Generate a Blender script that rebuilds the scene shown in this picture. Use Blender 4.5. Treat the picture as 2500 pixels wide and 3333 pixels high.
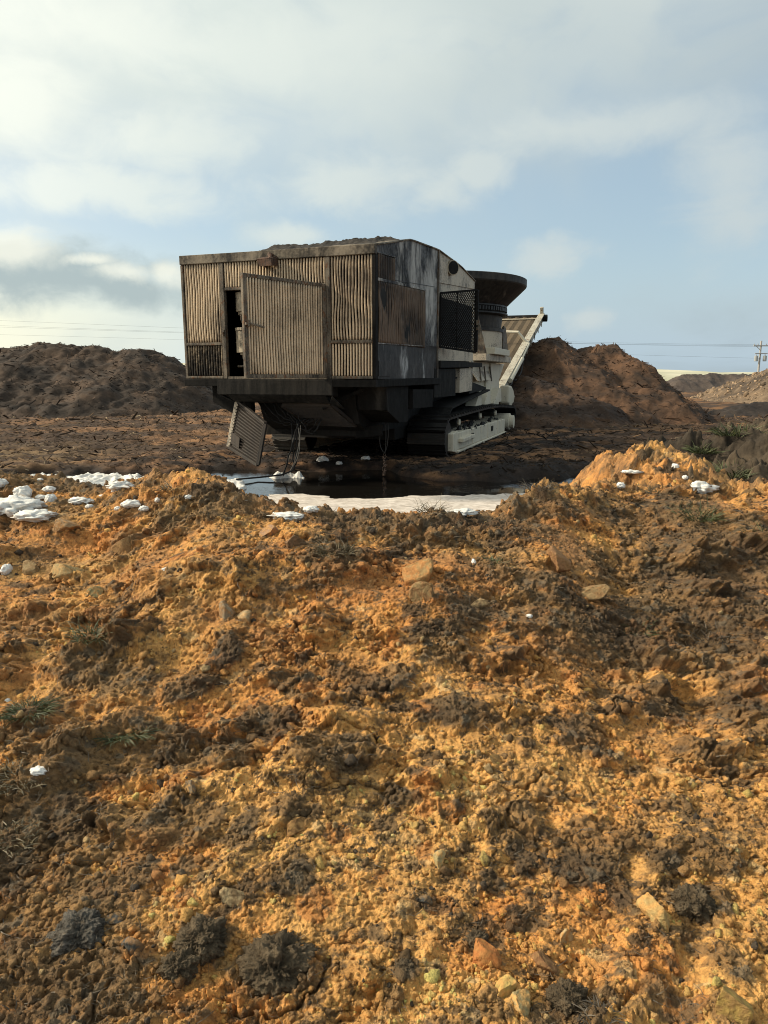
import bpy, bmesh, math, random
import numpy as np
from mathutils import Vector, Matrix

R = math.radians
scene = bpy.context.scene
for o in list(bpy.data.objects):
    bpy.data.objects.remove(o)
COL = scene.collection

# ------------------------------------------------------------------ camera
EYE = 1.5
FPX, PITCH = 2285.0, R(11.09)
cam_d = bpy.data.cameras.new('camera')
cam_d.sensor_fit = 'HORIZONTAL'
cam_d.sensor_width = 36.0
cam_d.lens = 36.0 * FPX / 2500.0
cam_d.clip_start = 0.05
cam_d.clip_end = 8000
cam = bpy.data.objects.new('camera', cam_d)
cam.location = (0, 0, EYE)
cam.rotation_euler = (math.pi / 2 - PITCH, 0, 0)
COL.objects.link(cam)
scene.camera = cam

# ------------------------------------------------------------------ sun, sky, exposure
SUN_AZ, SUN_EL = R(-86.0), R(33.0)          # azimuth from +Y towards +X, elevation
sun_dir = Vector((math.sin(SUN_AZ) * math.cos(SUN_EL), math.cos(SUN_AZ) * math.cos(SUN_EL), math.sin(SUN_EL)))
sun_d = bpy.data.lights.new('sun', 'SUN')
sun_d.energy = 3.8
sun_d.angle = R(6.0)
sun_d.color = (1.0, 0.87, 0.66)
sun = bpy.data.objects.new('sun', sun_d)
sun.rotation_euler = sun_dir.to_track_quat('Z', 'Y').to_euler()
COL.objects.link(sun)
scene.view_settings.view_transform = 'Standard'
scene.view_settings.look = 'None'
scene.view_settings.gamma = 1
scene.view_settings.exposure = 0.45
scene.cycles.use_denoising = True
scene.cycles.filter_width = 1.0
scene.cycles.max_bounces = 6
scene.cycles.diffuse_bounces = 3
scene.cycles.glossy_bounces = 3


def ray_dir(px, py):
    """direction in the world seen at a photo pixel (2500 x 3333)"""
    u = (px - 1250) / FPX
    v = (1666.5 - py) / FPX
    return Vector((u, math.cos(PITCH) + v * math.sin(PITCH), -math.sin(PITCH) + v * math.cos(PITCH)))


class NT:
    """small helper for node trees"""
    def __init__(self, tree):
        self.t = tree
        self.n = tree.nodes
        self.l = tree.links

    def node(self, kind, **kw):
        n = self.n.new(kind)
        for k, v in kw.items():
            setattr(n, k, v)
        return n

    def put(self, sock, v):
        if isinstance(v, bpy.types.NodeSocket):
            self.l.new(v, sock)
        elif isinstance(v, (tuple, list)) and len(v) == 3 and sock.type == 'RGBA':
            sock.default_value = (*v, 1)
        else:
            sock.default_value = v

    def math(self, op, a, b=0.0, c=None, clamp=False):
        n = self.node('ShaderNodeMath', operation=op, use_clamp=clamp)
        self.put(n.inputs[0], a)
        self.put(n.inputs[1], b)
        if c is not None:
            self.put(n.inputs[2], c)
        return n.outputs[0]

    def vmath(self, op, a, b=None):
        n = self.node('ShaderNodeVectorMath', operation=op)
        self.put(n.inputs[0], a)
        if b is not None:
            self.put(n.inputs[1], b)
        return n.outputs['Value'] if op in ('DOT_PRODUCT', 'LENGTH', 'DISTANCE') else n.outputs[0]

    def step(self, v, a, b, lo=0.0, hi=1.0):
        n = self.node('ShaderNodeMapRange', interpolation_type='SMOOTHSTEP')
        self.put(n.inputs[0], v)
        for i, x in enumerate((a, b, lo, hi)):
            self.put(n.inputs[i + 1], x)
        return n.outputs[0]

    def noise(self, vec, scale=5.0, detail=4.0, rough=0.5, dist=0.0, out='Fac'):
        n = self.node('ShaderNodeTexNoise')
        n.inputs['Scale'].default_value = scale
        n.inputs['Detail'].default_value = detail
        n.inputs['Roughness'].default_value = rough
        n.inputs['Distortion'].default_value = dist
        if vec is not None:
            self.put(n.inputs['Vector'], vec)
        return n.outputs[out]

    def mix(self, f, a, b, mode='MIX'):
        n = self.node('ShaderNodeMix', data_type='RGBA', blend_type=mode)
        self.put(n.inputs[0], f)
        self.put(n.inputs[6], a)
        self.put(n.inputs[7], b)
        return n.outputs[2]

    def scale(self, vec, s):
        n = self.node('ShaderNodeMapping')
        self.put(n.inputs['Vector'], vec)
        n.inputs['Scale'].default_value = s
        return n.outputs[0]


# sky: the Nishita atmosphere with a broken veil of thin cloud over it
world = bpy.data.worlds.new('World')
scene.world = world
world.use_nodes = True
W = NT(world.node_tree)
W.n.clear()
wo = W.node('ShaderNodeOutputWorld')
bg = W.node('ShaderNodeBackground')
bg.inputs['Strength'].default_value = 0.1
W.l.new(bg.outputs[0], wo.inputs[0])
sky = W.node('ShaderNodeTexSky', sky_type='NISHITA')
sky.sun_disc = False
sky.sun_elevation = SUN_EL
sky.sun_rotation = SUN_AZ
sky.air_density = 1.0
sky.dust_density = 1.5
sky.ozone_density = 1.5
tc = W.node('ShaderNodeTexCoord')
D = tc.outputs['Generated']
sep = W.node('ShaderNodeSeparateXYZ')
W.l.new(D, sep.inputs[0])
dz = sep.outputs['Z']
glow = W.math('DIVIDE', W.math('ADD', W.vmath('DOT_PRODUCT', D, tuple(sun_dir)), 1.0), 2.0)
# flat cloud layer coordinates
zc = W.math('ADD', W.math('MAXIMUM', dz, 0.0), 0.22)
comb = W.node('ShaderNodeCombineXYZ')
W.put(comb.inputs[0], W.math('DIVIDE', sep.outputs['X'], zc))
W.put(comb.inputs[1], W.math('DIVIDE', sep.outputs['Y'], zc))
layer = comb.outputs[0]
veil_n = W.noise(W.scale(layer, (1.0, 0.8, 1.0)), 0.9, 7, 0.52, 0.6)
soft_n = W.noise(layer, 0.45, 3, 0.5, 0.3)
wob = W.noise(D, 7.0, 8, 0.62, 0.0, out='Color')
wvec = W.vmath('ADD', D, W.vmath('MULTIPLY', W.vmath('SUBTRACT', wob, (0.5, 0.5, 0.5)), (0.10, 0.08, 0.05)))


rag = W.math('MULTIPLY', W.math('SUBTRACT', W.noise(W.scale(D, (1.0, 1.0, 1.7)), 11.0, 8, 0.58, 0.4), 0.5), 2.6)


def blob(px, py, rx, ry, edge=0.35):
    """mask of one cloud: 1 inside, fading out at its rim"""
    c = ray_dir(px, py).normalized()
    rr = ray_dir(px + rx, py).normalized() - c
    sx, sz = 1.0 / max(rr.length, 1e-4), 1.0 / (ray_dir(px, py + ry).normalized() - c).length
    d = W.vmath('MULTIPLY', W.vmath('SUBTRACT', wvec, tuple(c)), (sx, sx, sz))
    return W.step(W.math('ADD', W.vmath('LENGTH', d), rag), 1.0 + edge, 1.0 - edge)


def union(ms):
    a = ms[0]
    for b in ms[1:]:
        a = W.math('MAXIMUM', a, b)
    return a


def ramp(stops):
    """colour that brightens towards the sun; stops of (glow, colour)"""
    n = W.node('ShaderNodeValToRGB')
    e = n.color_ramp.elements
    while len(e) < len(stops): e.new(0.5)
    for el, (p_, c_) in zip(e, stops):
        el.position = p_
        el.color = (*[q / 10.0 for q in c_], 1)
    W.put(n.inputs[0], glow)
    return W.vmath('MULTIPLY', n.outputs[0], (10.0, 10.0, 10.0))


haze_c = ramp([(0.0, (3.0, 3.8, 4.6)), (0.40, (3.7, 4.7, 5.0)), (0.66, (4.7, 5.8, 6.0)), (0.80, (6.2, 6.7, 6.2)), (1.0, (9.0, 8.6, 7.3))])
veil_c = ramp([(0.0, (2.9, 3.4, 3.8)), (0.40, (2.4, 2.95, 3.25)), (0.58, (3.2, 3.85, 4.0)), (0.70, (4.1, 4.8, 4.8)), (0.82, (6.1, 6.5, 6.1)), (1.0, (8.8, 8.5, 7.2))])
lit_c = ramp([(0.0, (3.6, 4.1, 4.3)), (0.40, (4.1, 4.6, 4.7)), (0.58, (4.7, 5.2, 5.1)), (0.70, (5.6, 6.05, 5.7)), (0.82, (7.4, 7.6, 6.8)), (1.0, (10.0, 9.6, 8.2))])
low_c = ramp([(0.0, (3.6, 4.3, 4.9)), (0.45, (3.2, 4.1, 4.8)), (0.64, (5.0, 5.6, 5.5)), (0.75, (7.5, 7.3, 5.6)), (1.0, (9.0, 8.4, 6.2))])
clear = W.mix(0.43, sky.outputs[0], haze_c)
base = W.mix(W.math('MULTIPLY', W.step(dz, 0.18, 0.02), 0.92), clear, low_c)
# high thin veil, thickest overhead and to the left
lift = W.math('ADD', W.math('MULTIPLY', W.step(dz, 0.16, 0.46), 0.36), W.math('MULTIPLY', W.step(glow, 0.62, 0.86), 0.16))
veil = W.step(W.math('ADD', veil_n, lift), 0.46, 0.86)
grey_n = W.step(soft_n, 0.34, 0.62)
tex_n = W.noise(W.scale(layer, (1.3, 1.0, 1.0)), 2.6, 7, 0.55, 0.9)
veil = W.math('MULTIPLY', veil, W.step(tex_n, 0.20, 0.52, 0.55, 1.0))
c1 = W.mix(W.math('MULTIPLY', veil, 0.95), base, W.mix(grey_n, veil_c, lit_c))
# separate clouds
puffs = union([blob(1150, 600, 250, 90, .75), blob(1400, 640, 120, 60, .7), blob(1560, 540, 95, 75, .75), blob(1770, 845, 130, 55, .7),
               blob(300, 620, 300, 70, .8), blob(520, 460, 260, 90, .85), blob(1930, 1040, 50, 32, .8), blob(950, 770, 110, 40, .8),
               blob(2390, 520, 160, 160, .9), blob(2420, 700, 160, 120, .9), blob(600, 130, 640, 110, .9), blob(1900, 430, 420, 60, .9), blob(120, 330, 200, 120, .9)])
c2 = W.mix(W.math('MULTIPLY', puffs, 0.78), c1, lit_c)
band = union([blob(100, 885, 460, 95, .6), blob(440, 935, 210, 60, .65), blob(-250, 860, 300, 90, .6)])
c3 = W.mix(W.math('MULTIPLY', band, 0.92), c2, (2.9, 3.55, 3.7))
tops = union([blob(30, 790, 130, 60, .8), blob(400, 885, 90, 26, .85), blob(550, 890, 60, 38, .85), blob(290, 848, 70, 18, .85)])
c4 = W.mix(W.math('MULTIPLY', tops, 0.65), c3, (7.4, 7.4, 6.4))
W.put(bg.inputs[0], W.vmath('MULTIPLY', c4, (1.08, 1.07, 1.05)))

# ------------------------------------------------------------------ noise on arrays


def hsh(ix, iy, seed):
    h = (ix.astype(np.int64) * 374761393 + iy.astype(np.int64) * 668265263 + seed * 974634777) & 0xFFFFFFFF
    h = ((h ^ (h >> 13)) * 1274126177) & 0xFFFFFFFF
    h = ((h ^ (h >> 16)) * 2246822519) & 0xFFFFFFFF
    return ((h ^ (h >> 15)) & 0xFFFFFF) / float(0x1000000)


def perlin(x, y, seed=0):
    ix, iy = np.floor(x), np.floor(y)
    fx, fy = x - ix, y - iy
    ux, uy = fx * fx * fx * (fx * (fx * 6 - 15) + 10), fy * fy * fy * (fy * (fy * 6 - 15) + 10)
    out = []
    for dx, dy in ((0, 0), (1, 0), (0, 1), (1, 1)):
        a = hsh(ix + dx, iy + dy, seed) * (2 * math.pi)
        out.append(np.cos(a) * (fx - dx) + np.sin(a) * (fy - dy))
    return 1.5 * ((out[0] * (1 - ux) + out[1] * ux) * (1 - uy) + (out[2] * (1 - ux) + out[3] * ux) * uy)


def fbm(x, y, octs=4, seed=0, gain=0.5):
    s, a, f = 0.0, 1.0, 1.0
    for k in range(octs):
        s = s + a * perlin(x * f + 17.3 * k, y * f - 9.1 * k, seed + k)
        a *= gain
        f *= 2.03
    return s


def ridged(x, y, octs=4, seed=0):
    s, a, f = 0.0, 1.0, 1.0
    for k in range(octs):
        s = s + a * (1 - 2 * np.abs(perlin(x * f + 3.3 * k, y * f + 5.1 * k, seed + k)))
        a *= 0.5
        f *= 2.1
    return s


def clods(x, y, cell, seed, presence=0.8, power=2.6):
    """heaped lumps: height (m) and a random number that is the same over one lump"""
    X, Y = x / cell, y / cell
    ix, iy = np.floor(X), np.floor(Y)
    best = np.zeros_like(X)
    ident = np.full_like(X, 0.5)
    for dx in (-1, 0, 1):
        for dy in (-1, 0, 1):
            cx, cy = ix + dx, iy + dy
            r = 0.28 + 0.42 * hsh(cx, cy, seed + 2)
            on = hsh(cx, cy, seed + 3) < presence
            a = hsh(cx, cy, seed + 4) * math.pi
            st = 0.65 + 0.35 * hsh(cx, cy, seed + 5)
            px = X - (cx + 0.1 + 0.8 * hsh(cx, cy, seed))
            py = Y - (cy + 0.1 + 0.8 * hsh(cx, cy, seed + 1))
            ca, sa = np.cos(a), np.sin(a)
            q = np.sqrt((px * ca + py * sa) ** 2 + ((py * ca - px * sa) / st) ** 2) / r
            h = np.where(on, np.maximum(0, 1 - q ** power) ** 0.72 * r * (0.55 + 0.6 * hsh(cx, cy, seed + 6)), 0)
            b_ = hsh(cx, cy, seed + 8) * (2 * math.pi)
            cut = (0.25 + 0.45 * hsh(cx, cy, seed + 9) + 0.75 * (px * np.cos(b_) + py * np.sin(b_)) / r) * r
            h = np.clip(np.minimum(h, cut), 0, None)
            m = h > best
            best = np.where(m, h, best)
            ident = np.where(m, hsh(cx, cy, seed + 7), ident)
    return best * cell, ident


def sstep(v, a, b):
    t = np.clip((v - a) / (b - a), 0, 1)
    return t * t * (3 - 2 * t)


rng = np.random.default_rng(7)
random.seed(7)

# ------------------------------------------------------------------ mesh helpers


def tag(o, label=None, cat=None, group=None, kind=None):
    if label: o['label'] = label
    if cat: o['category'] = cat
    if group: o['group'] = group
    if kind: o['kind'] = kind
    return o


def mesh_np(name, V, F, mat=None, parent=None, smooth=True, attrs=None):
    """V (n,3), F (m,3) or (m,4) arrays -> linked mesh object"""
    me = bpy.data.meshes.new(name)
    V = np.asarray(V, np.float32)
    F = np.asarray(F, np.int32)
    k = F.shape[1]
    me.vertices.add(len(V))
    me.vertices.foreach_set('co', V.ravel())
    me.loops.add(F.size)
    me.loops.foreach_set('vertex_index', F.ravel())
    me.polygons.add(len(F))
    me.polygons.foreach_set('loop_start', np.arange(len(F), dtype=np.int32) * k)
    me.polygons.foreach_set('loop_total', np.full(len(F), k, np.int32))
    me.polygons.foreach_set('use_smooth', np.full(len(F), smooth, bool))
    for an, data in (attrs or {}).items():
        data = np.asarray(data, np.float32)
        if data.ndim == 2:
            a = me.attributes.new(an, 'FLOAT_COLOR', 'POINT')
            c = np.ones((len(V), 4), np.float32)
            c[:, :3] = data
            a.data.foreach_set('color', c.ravel())
        else:
            a = me.attributes.new(an, 'FLOAT', 'POINT')
            a.data.foreach_set('value', data)
    me.update(calc_edges=True)
    me.validate()
    if mat: me.materials.append(mat)
    o = bpy.data.objects.new(name, me)
    COL.objects.link(o)
    if parent: o.parent = parent
    return o


def grid_faces(nr, nc):
    i = np.arange(nr * nc).reshape(nr, nc)
    return np.stack([i[:-1, :-1], i[:-1, 1:], i[1:, 1:], i[1:, :-1]], -1).reshape(-1, 4)


def empty(name, loc=(0, 0, 0), rz=0.0):
    o = bpy.data.objects.new(name, None)
    o.empty_display_size = 0.3
    o.location = loc
    o.rotation_euler = (0, 0, rz)
    COL.objects.link(o)
    return o


class MB:
    """collects boxes, prisms, tubes ... and links them as ONE mesh object"""
    def __init__(self):
        self.v, self.f = [], []

    def raw(self, vs, fs):
        n = len(self.v)
        self.v += [tuple(p) for p in vs]
        self.f += [tuple(i + n for i in f) for f in fs]
        return self

    def box(self, a, b):
        (x0, y0, z0), (x1, y1, z1) = a, b
        x0, x1 = min(x0, x1), max(x0, x1)
        y0, y1 = min(y0, y1), max(y0, y1)
        z0, z1 = min(z0, z1), max(z0, z1)
        vs = [(x0, y0, z0), (x1, y0, z0), (x1, y1, z0), (x0, y1, z0), (x0, y0, z1), (x1, y0, z1), (x1, y1, z1), (x0, y1, z1)]
        return self.raw(vs, [(3, 2, 1, 0), (4, 5, 6, 7), (0, 1, 5, 4), (1, 2, 6, 5), (2, 3, 7, 6), (3, 0, 4, 7)])

    def prism(self, poly, axis, a, b):
        """poly in the two other axes (in x, y, z order), pushed along axis from a to b"""
        def p(q, w):
            return {'x': (w, q[0], q[1]), 'y': (q[0], w, q[1]), 'z': (q[0], q[1], w)}[axis]
        n = len(poly)
        vs = [p(q, a) for q in poly] + [p(q, b) for q in poly]
        fs = [tuple(range(n))[::-1], tuple(range(n, 2 * n))]
        fs += [(i, (i + 1) % n, n + (i + 1) % n, n + i) for i in range(n)]
        return self.raw(vs, fs)

    def slab(self, corners, th):
        """a thick plate on four (or more) coplanar corners"""
        c = [Vector(q) for q in corners]
        nrm = (c[1] - c[0]).cross(c[-1] - c[0]).normalized() * th
        n = len(c)
        vs = c + [q + nrm for q in c]
        return self.raw(vs, [tuple(range(n))[::-1], tuple(range(n, 2 * n))] + [(i, (i + 1) % n, n + (i + 1) % n, n + i) for i in range(n)])

    def bar(self, p, q, w, h):
        """square bar between two points"""
        p, q = Vector(p), Vector(q)
        d = (q - p).normalized()
        up = Vector((0, 0, 1)) if abs(d.z) < 0.95 else Vector((0, 1, 0))
        s = d.cross(up).normalized() * w / 2
        u = s.cross(d).normalized() * h / 2
        vs = [p - s - u, p + s - u, p + s + u, p - s + u, q - s - u, q + s - u, q + s + u, q - s + u]
        return self.raw(vs, [(3, 2, 1, 0), (4, 5, 6, 7), (0, 1, 5, 4), (1, 2, 6, 5), (2, 3, 7, 6), (3, 0, 4, 7)])

    def tube(self, pts, r, n=8, caps=True):
        pts = [Vector(p) for p in pts]
        rs = r if isinstance(r, (list, tuple)) else [r] * len(pts)
        base = len(self.v)
        ref = None
        for i, p in enumerate(pts):
            d = (pts[min(i + 1, len(pts) - 1)] - pts[max(i - 1, 0)]).normalized()
            if ref is None:
                ref = d.cross(Vector((0.31, 0.17, 0.93)))
                if ref.length < 1e-3: ref = d.cross(Vector((1, 0, 0)))
            a = (ref - d * ref.dot(d)).normalized()
            ref = a
            b = d.cross(a)
            for k in range(n):
                t = 2 * math.pi * k / n
                self.v.append(tuple(p + (a * math.cos(t) + b * math.sin(t)) * rs[i]))
        for i in range(len(pts) - 1):
            for k in range(n):
                k2 = (k + 1) % n
                self.f.append((base + i * n + k, base + i * n + k2, base + (i + 1) * n + k2, base + (i + 1) * n + k))
        if caps:
            self.f.append(tuple(base + k for k in range(n))[::-1])
            self.f.append(tuple(base + (len(pts) - 1) * n + k for k in range(n)))
        return self

    def lathe(self, prof, c, n=64, closed=False):
        """profile of (radius, z) turned about a vertical axis through c"""
        base = len(self.v)
        m = len(prof)
        for k in range(n):
            a = 2 * math.pi * k / n
            for r, z in prof:
                self.v.append((c[0] + r * math.cos(a), c[1] + r * math.sin(a), z))
        for k in range(n):
            k2 = (k + 1) % n
            for i in range(m if closed else m - 1):
                j = (i + 1) % m
                self.f.append((base + k * m + i, base + k2 * m + i, base + k2 * m + j, base + k * m + j))
        return self

    def build(self, name, mat, parent=None, bevel=0.0, smooth=False, seg=2):
        me = bpy.data.meshes.new(name)
        me.from_pydata(self.v, [], self.f)
        bm = bmesh.new()
        bm.from_mesh(me)
        bmesh.ops.recalc_face_normals(bm, faces=bm.faces)
        bm.to_mesh(me)
        bm.free()
        me.polygons.foreach_set('use_smooth', [smooth] * len(me.polygons))
        me.materials.append(mat)
        o = bpy.data.objects.new(name, me)
        COL.objects.link(o)
        if parent: o.parent = parent
        if bevel:
            b = o.modifiers.new('bevel', 'BEVEL')
            b.width = bevel
            b.segments = seg
            b.limit_method = 'ANGLE'
            b.angle_limit = R(40)
        return o


# ------------------------------------------------------------------ materials


def new_mat(name):
    m = bpy.data.materials.new(name)
    m.use_nodes = True
    t = NT(m.node_tree)
    t.n.clear()
    out = t.node('ShaderNodeOutputMaterial')
    b = t.node('ShaderNodeBsdfPrincipled')
    t.l.new(b.outputs[0], out.inputs[0])
    return m, t, b


def soil_mat(name, attr='soil', rough=0.92, bump=0.6, fine=220.0, var=0.35, spec=0.25, speck=0.0, bdist=0.012):
    m, t, b = new_mat(name)
    a = t.node('ShaderNodeAttribute', attribute_name=attr)
    g = t.node('ShaderNodeNewGeometry')
    P = g.outputs['Position']
    n1 = t.noise(P, fine * 0.35, 4, 0.6)
    n2 = t.noise(P, fine, 3, 0.6)
    f = t.math('ADD', t.math('MULTIPLY', t.math('SUBTRACT', n1, 0.5), var * 2.2), 1.0)
    f = t.math('ADD', f, t.math('MULTIPLY', t.math('SUBTRACT', n2, 0.5), var * 2.2))
    cmb = t.node('ShaderNodeCombineColor')
    for i in range(3): t.put(cmb.inputs[i], f)
    colr = t.mix(1.0, a.outputs['Color'], cmb.outputs[0], 'MULTIPLY')
    n3 = t.noise(P, fine * 0.16, 7, 0.72, 0.5)
    if speck:
        n4 = t.noise(t.vmath('ADD', P, (3.3, 1.7, 0.4)), fine * 0.09, 7, 0.75, 0.3)
        colr = t.mix(t.math('MULTIPLY', t.step(n3, 0.47, 0.36), speck), colr, (0.075, 0.050, 0.028))
        colr = t.mix(t.math('MULTIPLY', t.step(n4, 0.60, 0.72), speck * 0.5), colr, (0.50, 0.34, 0.16))
    t.put(b.inputs['Base Color'], colr)
    b.inputs['Roughness'].default_value = rough
    b.inputs['Specular IOR Level'].default_value = spec
    bp = t.node('ShaderNodeBump')
    bp.inputs['Strength'].default_value = bump
    bp.inputs['Distance'].default_value = bdist
    t.put(bp.inputs['Height'], t.math('ADD', t.math('ADD', n1, t.math('MULTIPLY', n2, 0.6)), t.math('MULTIPLY', n3, 1.2)))
    t.l.new(bp.outputs[0], b.inputs['Normal'])
    return m, t, b


def metal_mat(name, base, soot=(0.018, 0.016, 0.015), amount=0.45, light=None, light_amt=0.0, rust=None, rust_amt=0.0, rough=0.6,
              metallic=0.0, streak=0.5, scale=1.0, pit=0.3, seed=0.0, spec=0.4):
    """weathered, fire-marked paint: soot clouds, vertical run marks, rust freckles"""
    m, t, b = new_mat(name)
    co = t.node('ShaderNodeTexCoord').outputs['Object']
    P = t.vmath('ADD', co, (seed * 3.1, seed * 1.7, seed * 2.3))
    cloud = t.noise(P, 1.6 * scale, 6, 0.6, 0.4)
    run = t.noise(t.scale(P, (9.0, 9.0, 0.7)), 1.5 * scale, 5, 0.6, 0.2)
    freck = t.noise(P, 26.0 * scale, 4, 0.65)
    big = t.math('ADD', t.math('MULTIPLY', cloud, 1.0 - streak), t.math('MULTIPLY', run, streak))
    big = t.math('ADD', big, t.math('MULTIPLY', t.math('SUBTRACT', freck, 0.5), pit))
    sf = t.step(big, 0.70 - 0.42 * amount - 0.10, 0.70 - 0.42 * amount + 0.16)
    col = t.mix(t.math('MULTIPLY', t.noise(P, 5.0 * scale, 4, 0.6), 0.55), base, tuple(c * 0.62 for c in base))
    if rust:
        rn = t.noise(t.vmath('ADD', P, (7.7, 3.1, 1.9)), 6.0 * scale, 6, 0.68, 0.5)
        col = t.mix(t.step(rn, 0.66 - 0.3 * rust_amt, 0.74 - 0.3 * rust_amt), col, rust)
    col = t.mix(sf, col, soot)
    if light:
        ln = t.noise(t.scale(t.vmath('ADD', P, (2.2, 5.3, 0.4)), (1.7, 1.7, 0.75)), 1.3 * scale, 8, 0.66, 0.5)
        col = t.mix(t.math('MULTIPLY', t.step(ln, 0.62 - 0.2 * light_amt, 0.82 - 0.2 * light_amt), 0.85), col, light)
    t.put(b.inputs['Base Color'], col)
    t.put(b.inputs['Roughness'], t.math('ADD', t.math('MULTIPLY', t.noise(P, 7.0, 4, 0.6), 0.4), rough - 0.2, clamp=True))
    b.inputs['Metallic'].default_value = metallic
    b.inputs['Specular IOR Level'].default_value = spec
    bp = t.node('ShaderNodeBump')
    bp.inputs['Strength'].default_value = 0.25
    bp.inputs['Distance'].default_value = 0.01
    t.put(bp.inputs['Height'], t.math('ADD', freck, t.math('MULTIPLY', cloud, 0.8)))
    t.l.new(bp.outputs[0], b.inputs['Normal'])
    return m


def plain_mat(name, col, rough=0.7, var=0.3, scale=20.0, spec=0.3, bump=0.2, bdist=0.01):
    m, t, b = new_mat(name)
    co = t.node('ShaderNodeTexCoord').outputs['Object']
    n = t.noise(co, scale, 5, 0.6)
    t.put(b.inputs['Base Color'], t.mix(n, tuple(c * (1 - var) for c in col), tuple(min(1, c * (1 + var)) for c in col)))
    b.inputs['Roughness'].default_value = rough
    b.inputs['Specular IOR Level'].default_value = spec
    bp = t.node('ShaderNodeBump')
    bp.inputs['Strength'].default_value = bump
    bp.inputs['Distance'].default_value = bdist
    t.put(bp.inputs['Height'], n)
    t.l.new(bp.outputs[0], b.inputs['Normal'])
    return m


M = {}
M['berm'] = soil_mat('loose_ochre_soil', bump=0.95, fine=190.0, var=0.36, speck=0.52, bdist=0.016)[0]
M['pad'] = soil_mat('trodden_mulch', fine=60.0, var=0.5, bump=0.7)[0]
M['heap'] = soil_mat('mulch_heap', fine=22.0, var=0.55, bump=1.0)[0]

# ------------------------------------------------------------------ machine placement (needed by the ground's colours)
YAW = R(19.2)
MX, MY = -1.479, 9.85
CY, SY = math.cos(YAW), math.sin(YAW)


def to_machine(x, y):
    dx, dy = x - MX, y - MY
    return dx * CY - dy * SY, dx * SY + dy * CY


def to_world(t, s):
    return MX + t * CY + s * SY, MY - t * SY + s * CY


# ------------------------------------------------------------------ the ground
# far plain: one sheet to the horizon
pm, pt, pb = new_mat('dry_grass_plain')
gP = pt.node('ShaderNodeNewGeometry').outputs['Position']
pn = pt.noise(pt.scale(gP, (0.02, 0.06, 0.02)), 1.0, 6, 0.6)
far_f = pt.step(pt.vmath('LENGTH', gP), 60.0, 110.0)
gcol = pt.mix(pt.step(pn, 0.38, 0.66), (0.28, 0.29, 0.17), (0.42, 0.40, 0.27))
pt.put(pb.inputs['Base Color'], pt.mix(far_f, (0.05, 0.034, 0.024), gcol))
pb.inputs['Roughness'].default_value = 0.95
rr = np.concatenate([[0.0], np.geomspace(4, 4000, 60)])
aa = np.linspace(0, 2 * math.pi, 97)
PV = np.stack([rr[:, None] * np.cos(aa), rr[:, None] * np.sin(aa), np.full((len(rr), len(aa)), -0.22)], -1)
tag(mesh_np('ground', PV.reshape(-1, 3), grid_faces(*PV.shape[:2]), pm), kind='structure')

# far low hills behind the heaps
hx = np.linspace(-500, 800, 260)
hy = np.linspace(230, 620, 60)
HX, HY = np.meshgrid(hx, hy)
env = np.sin(np.clip((HY - 230) / 390, 0, 1) * math.pi) ** 0.8
HZ = -0.6 + env * (3.4 + 1.2 * fbm(HX * 0.006, HY * 0.006, 3, 5) + 2.0 * np.exp(-((HX - 128) / 10.0) ** 2 * 0.5) + 4.5 * sstep(HX, 122, 92))
hm, ht, hb = new_mat('hazy_dry_grass')
hP = ht.node('ShaderNodeNewGeometry').outputs['Position']
hn = ht.noise(ht.scale(hP, (0.05, 0.02, 0.3)), 1.0, 6, 0.6)
ht.put(hb.inputs['Base Color'], ht.mix(ht.step(hn, 0.4, 0.62), (0.40, 0.39, 0.28), (0.55, 0.52, 0.39)))  # dry grass, paled by distance haze put into its colour
hb.inputs['Roughness'].default_value = 0.95
tag(mesh_np('hills', np.stack([HX, HY, HZ], -1).reshape(-1, 3), grid_faces(*HX.shape), hm), kind='structure')

# puddle outline: far bank y as a function of x
BX = np.array([-6.6, -5.6, -5.0, -4.2, -3.2, -2.2, -1.2, 0.0, 0.35, 0.8, 1.6, 2.4, 3.0, 3.35, 3.6])
BY = np.array([7.5, 10.2, 10.9, 11.0, 11.0, 11.2, 10.9, 11.15, 10.5, 10.0, 9.95, 10.15, 10.5, 10.5, 8.0])


def pad_h(x, y):
    far = np.interp(x, BX, BY)
    edge = 0.22 * fbm(x * 1.6, y * 1.6, 3, 91)
    d = np.minimum(far - y, np.minimum(x + 6.3, 3.75 - x)) + edge        # >0 inside the water
    wet = sstep(d, -0.25, 0.35)
    t, s = to_machine(x, y)
    rough = 0.035 * fbm(x * 0.9, y * 0.7, 4, 31) + 0.05 * (ridged(x * 0.7 + 0.4 * perlin(x, y, 3), y * 2.0, 4, 37) - 0.55) * sstep(y, 9.5, 13)
    c1, _ = clods(x + 0.1 * fbm(x * 3, y * 3, 3, 5), y * 1.5, 0.34, 301, 0.65)
    c2, _ = clods(x + 0.05 * fbm(x * 7, y * 7, 3, 6), y * 1.4, 0.12, 311, 0.7)
    z = 0.09 + rough + 0.16 * c1 + 0.2 * c2 + 0.02 * (ridged(x * 2.2 + 0.5 * perlin(x * 2, y * 2, 8), y * 5.0, 4, 47) - 0.6)
    bump = 0.05 * np.exp(-((x - 1.8) / 1.3) ** 2 - ((y - 10.6) / 0.35) ** 2) + 0.03 * np.exp(-((x + 2.0) / 1.6) ** 2 - ((y - 12.1) / 0.5) ** 2) * sstep(x, -0.3, -1.2)
    z = z * (1 - wet) + (-0.10) * wet + bump * (1 - 0.6 * wet)
    under = sstep(np.abs(t), 2.3, 1.6) * sstep(s, 2.2, 3.4) * sstep(s, 12.5, 11.0)
    return z * (1 - 0.7 * under) + 0.02 * under, wet, t, s


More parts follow.
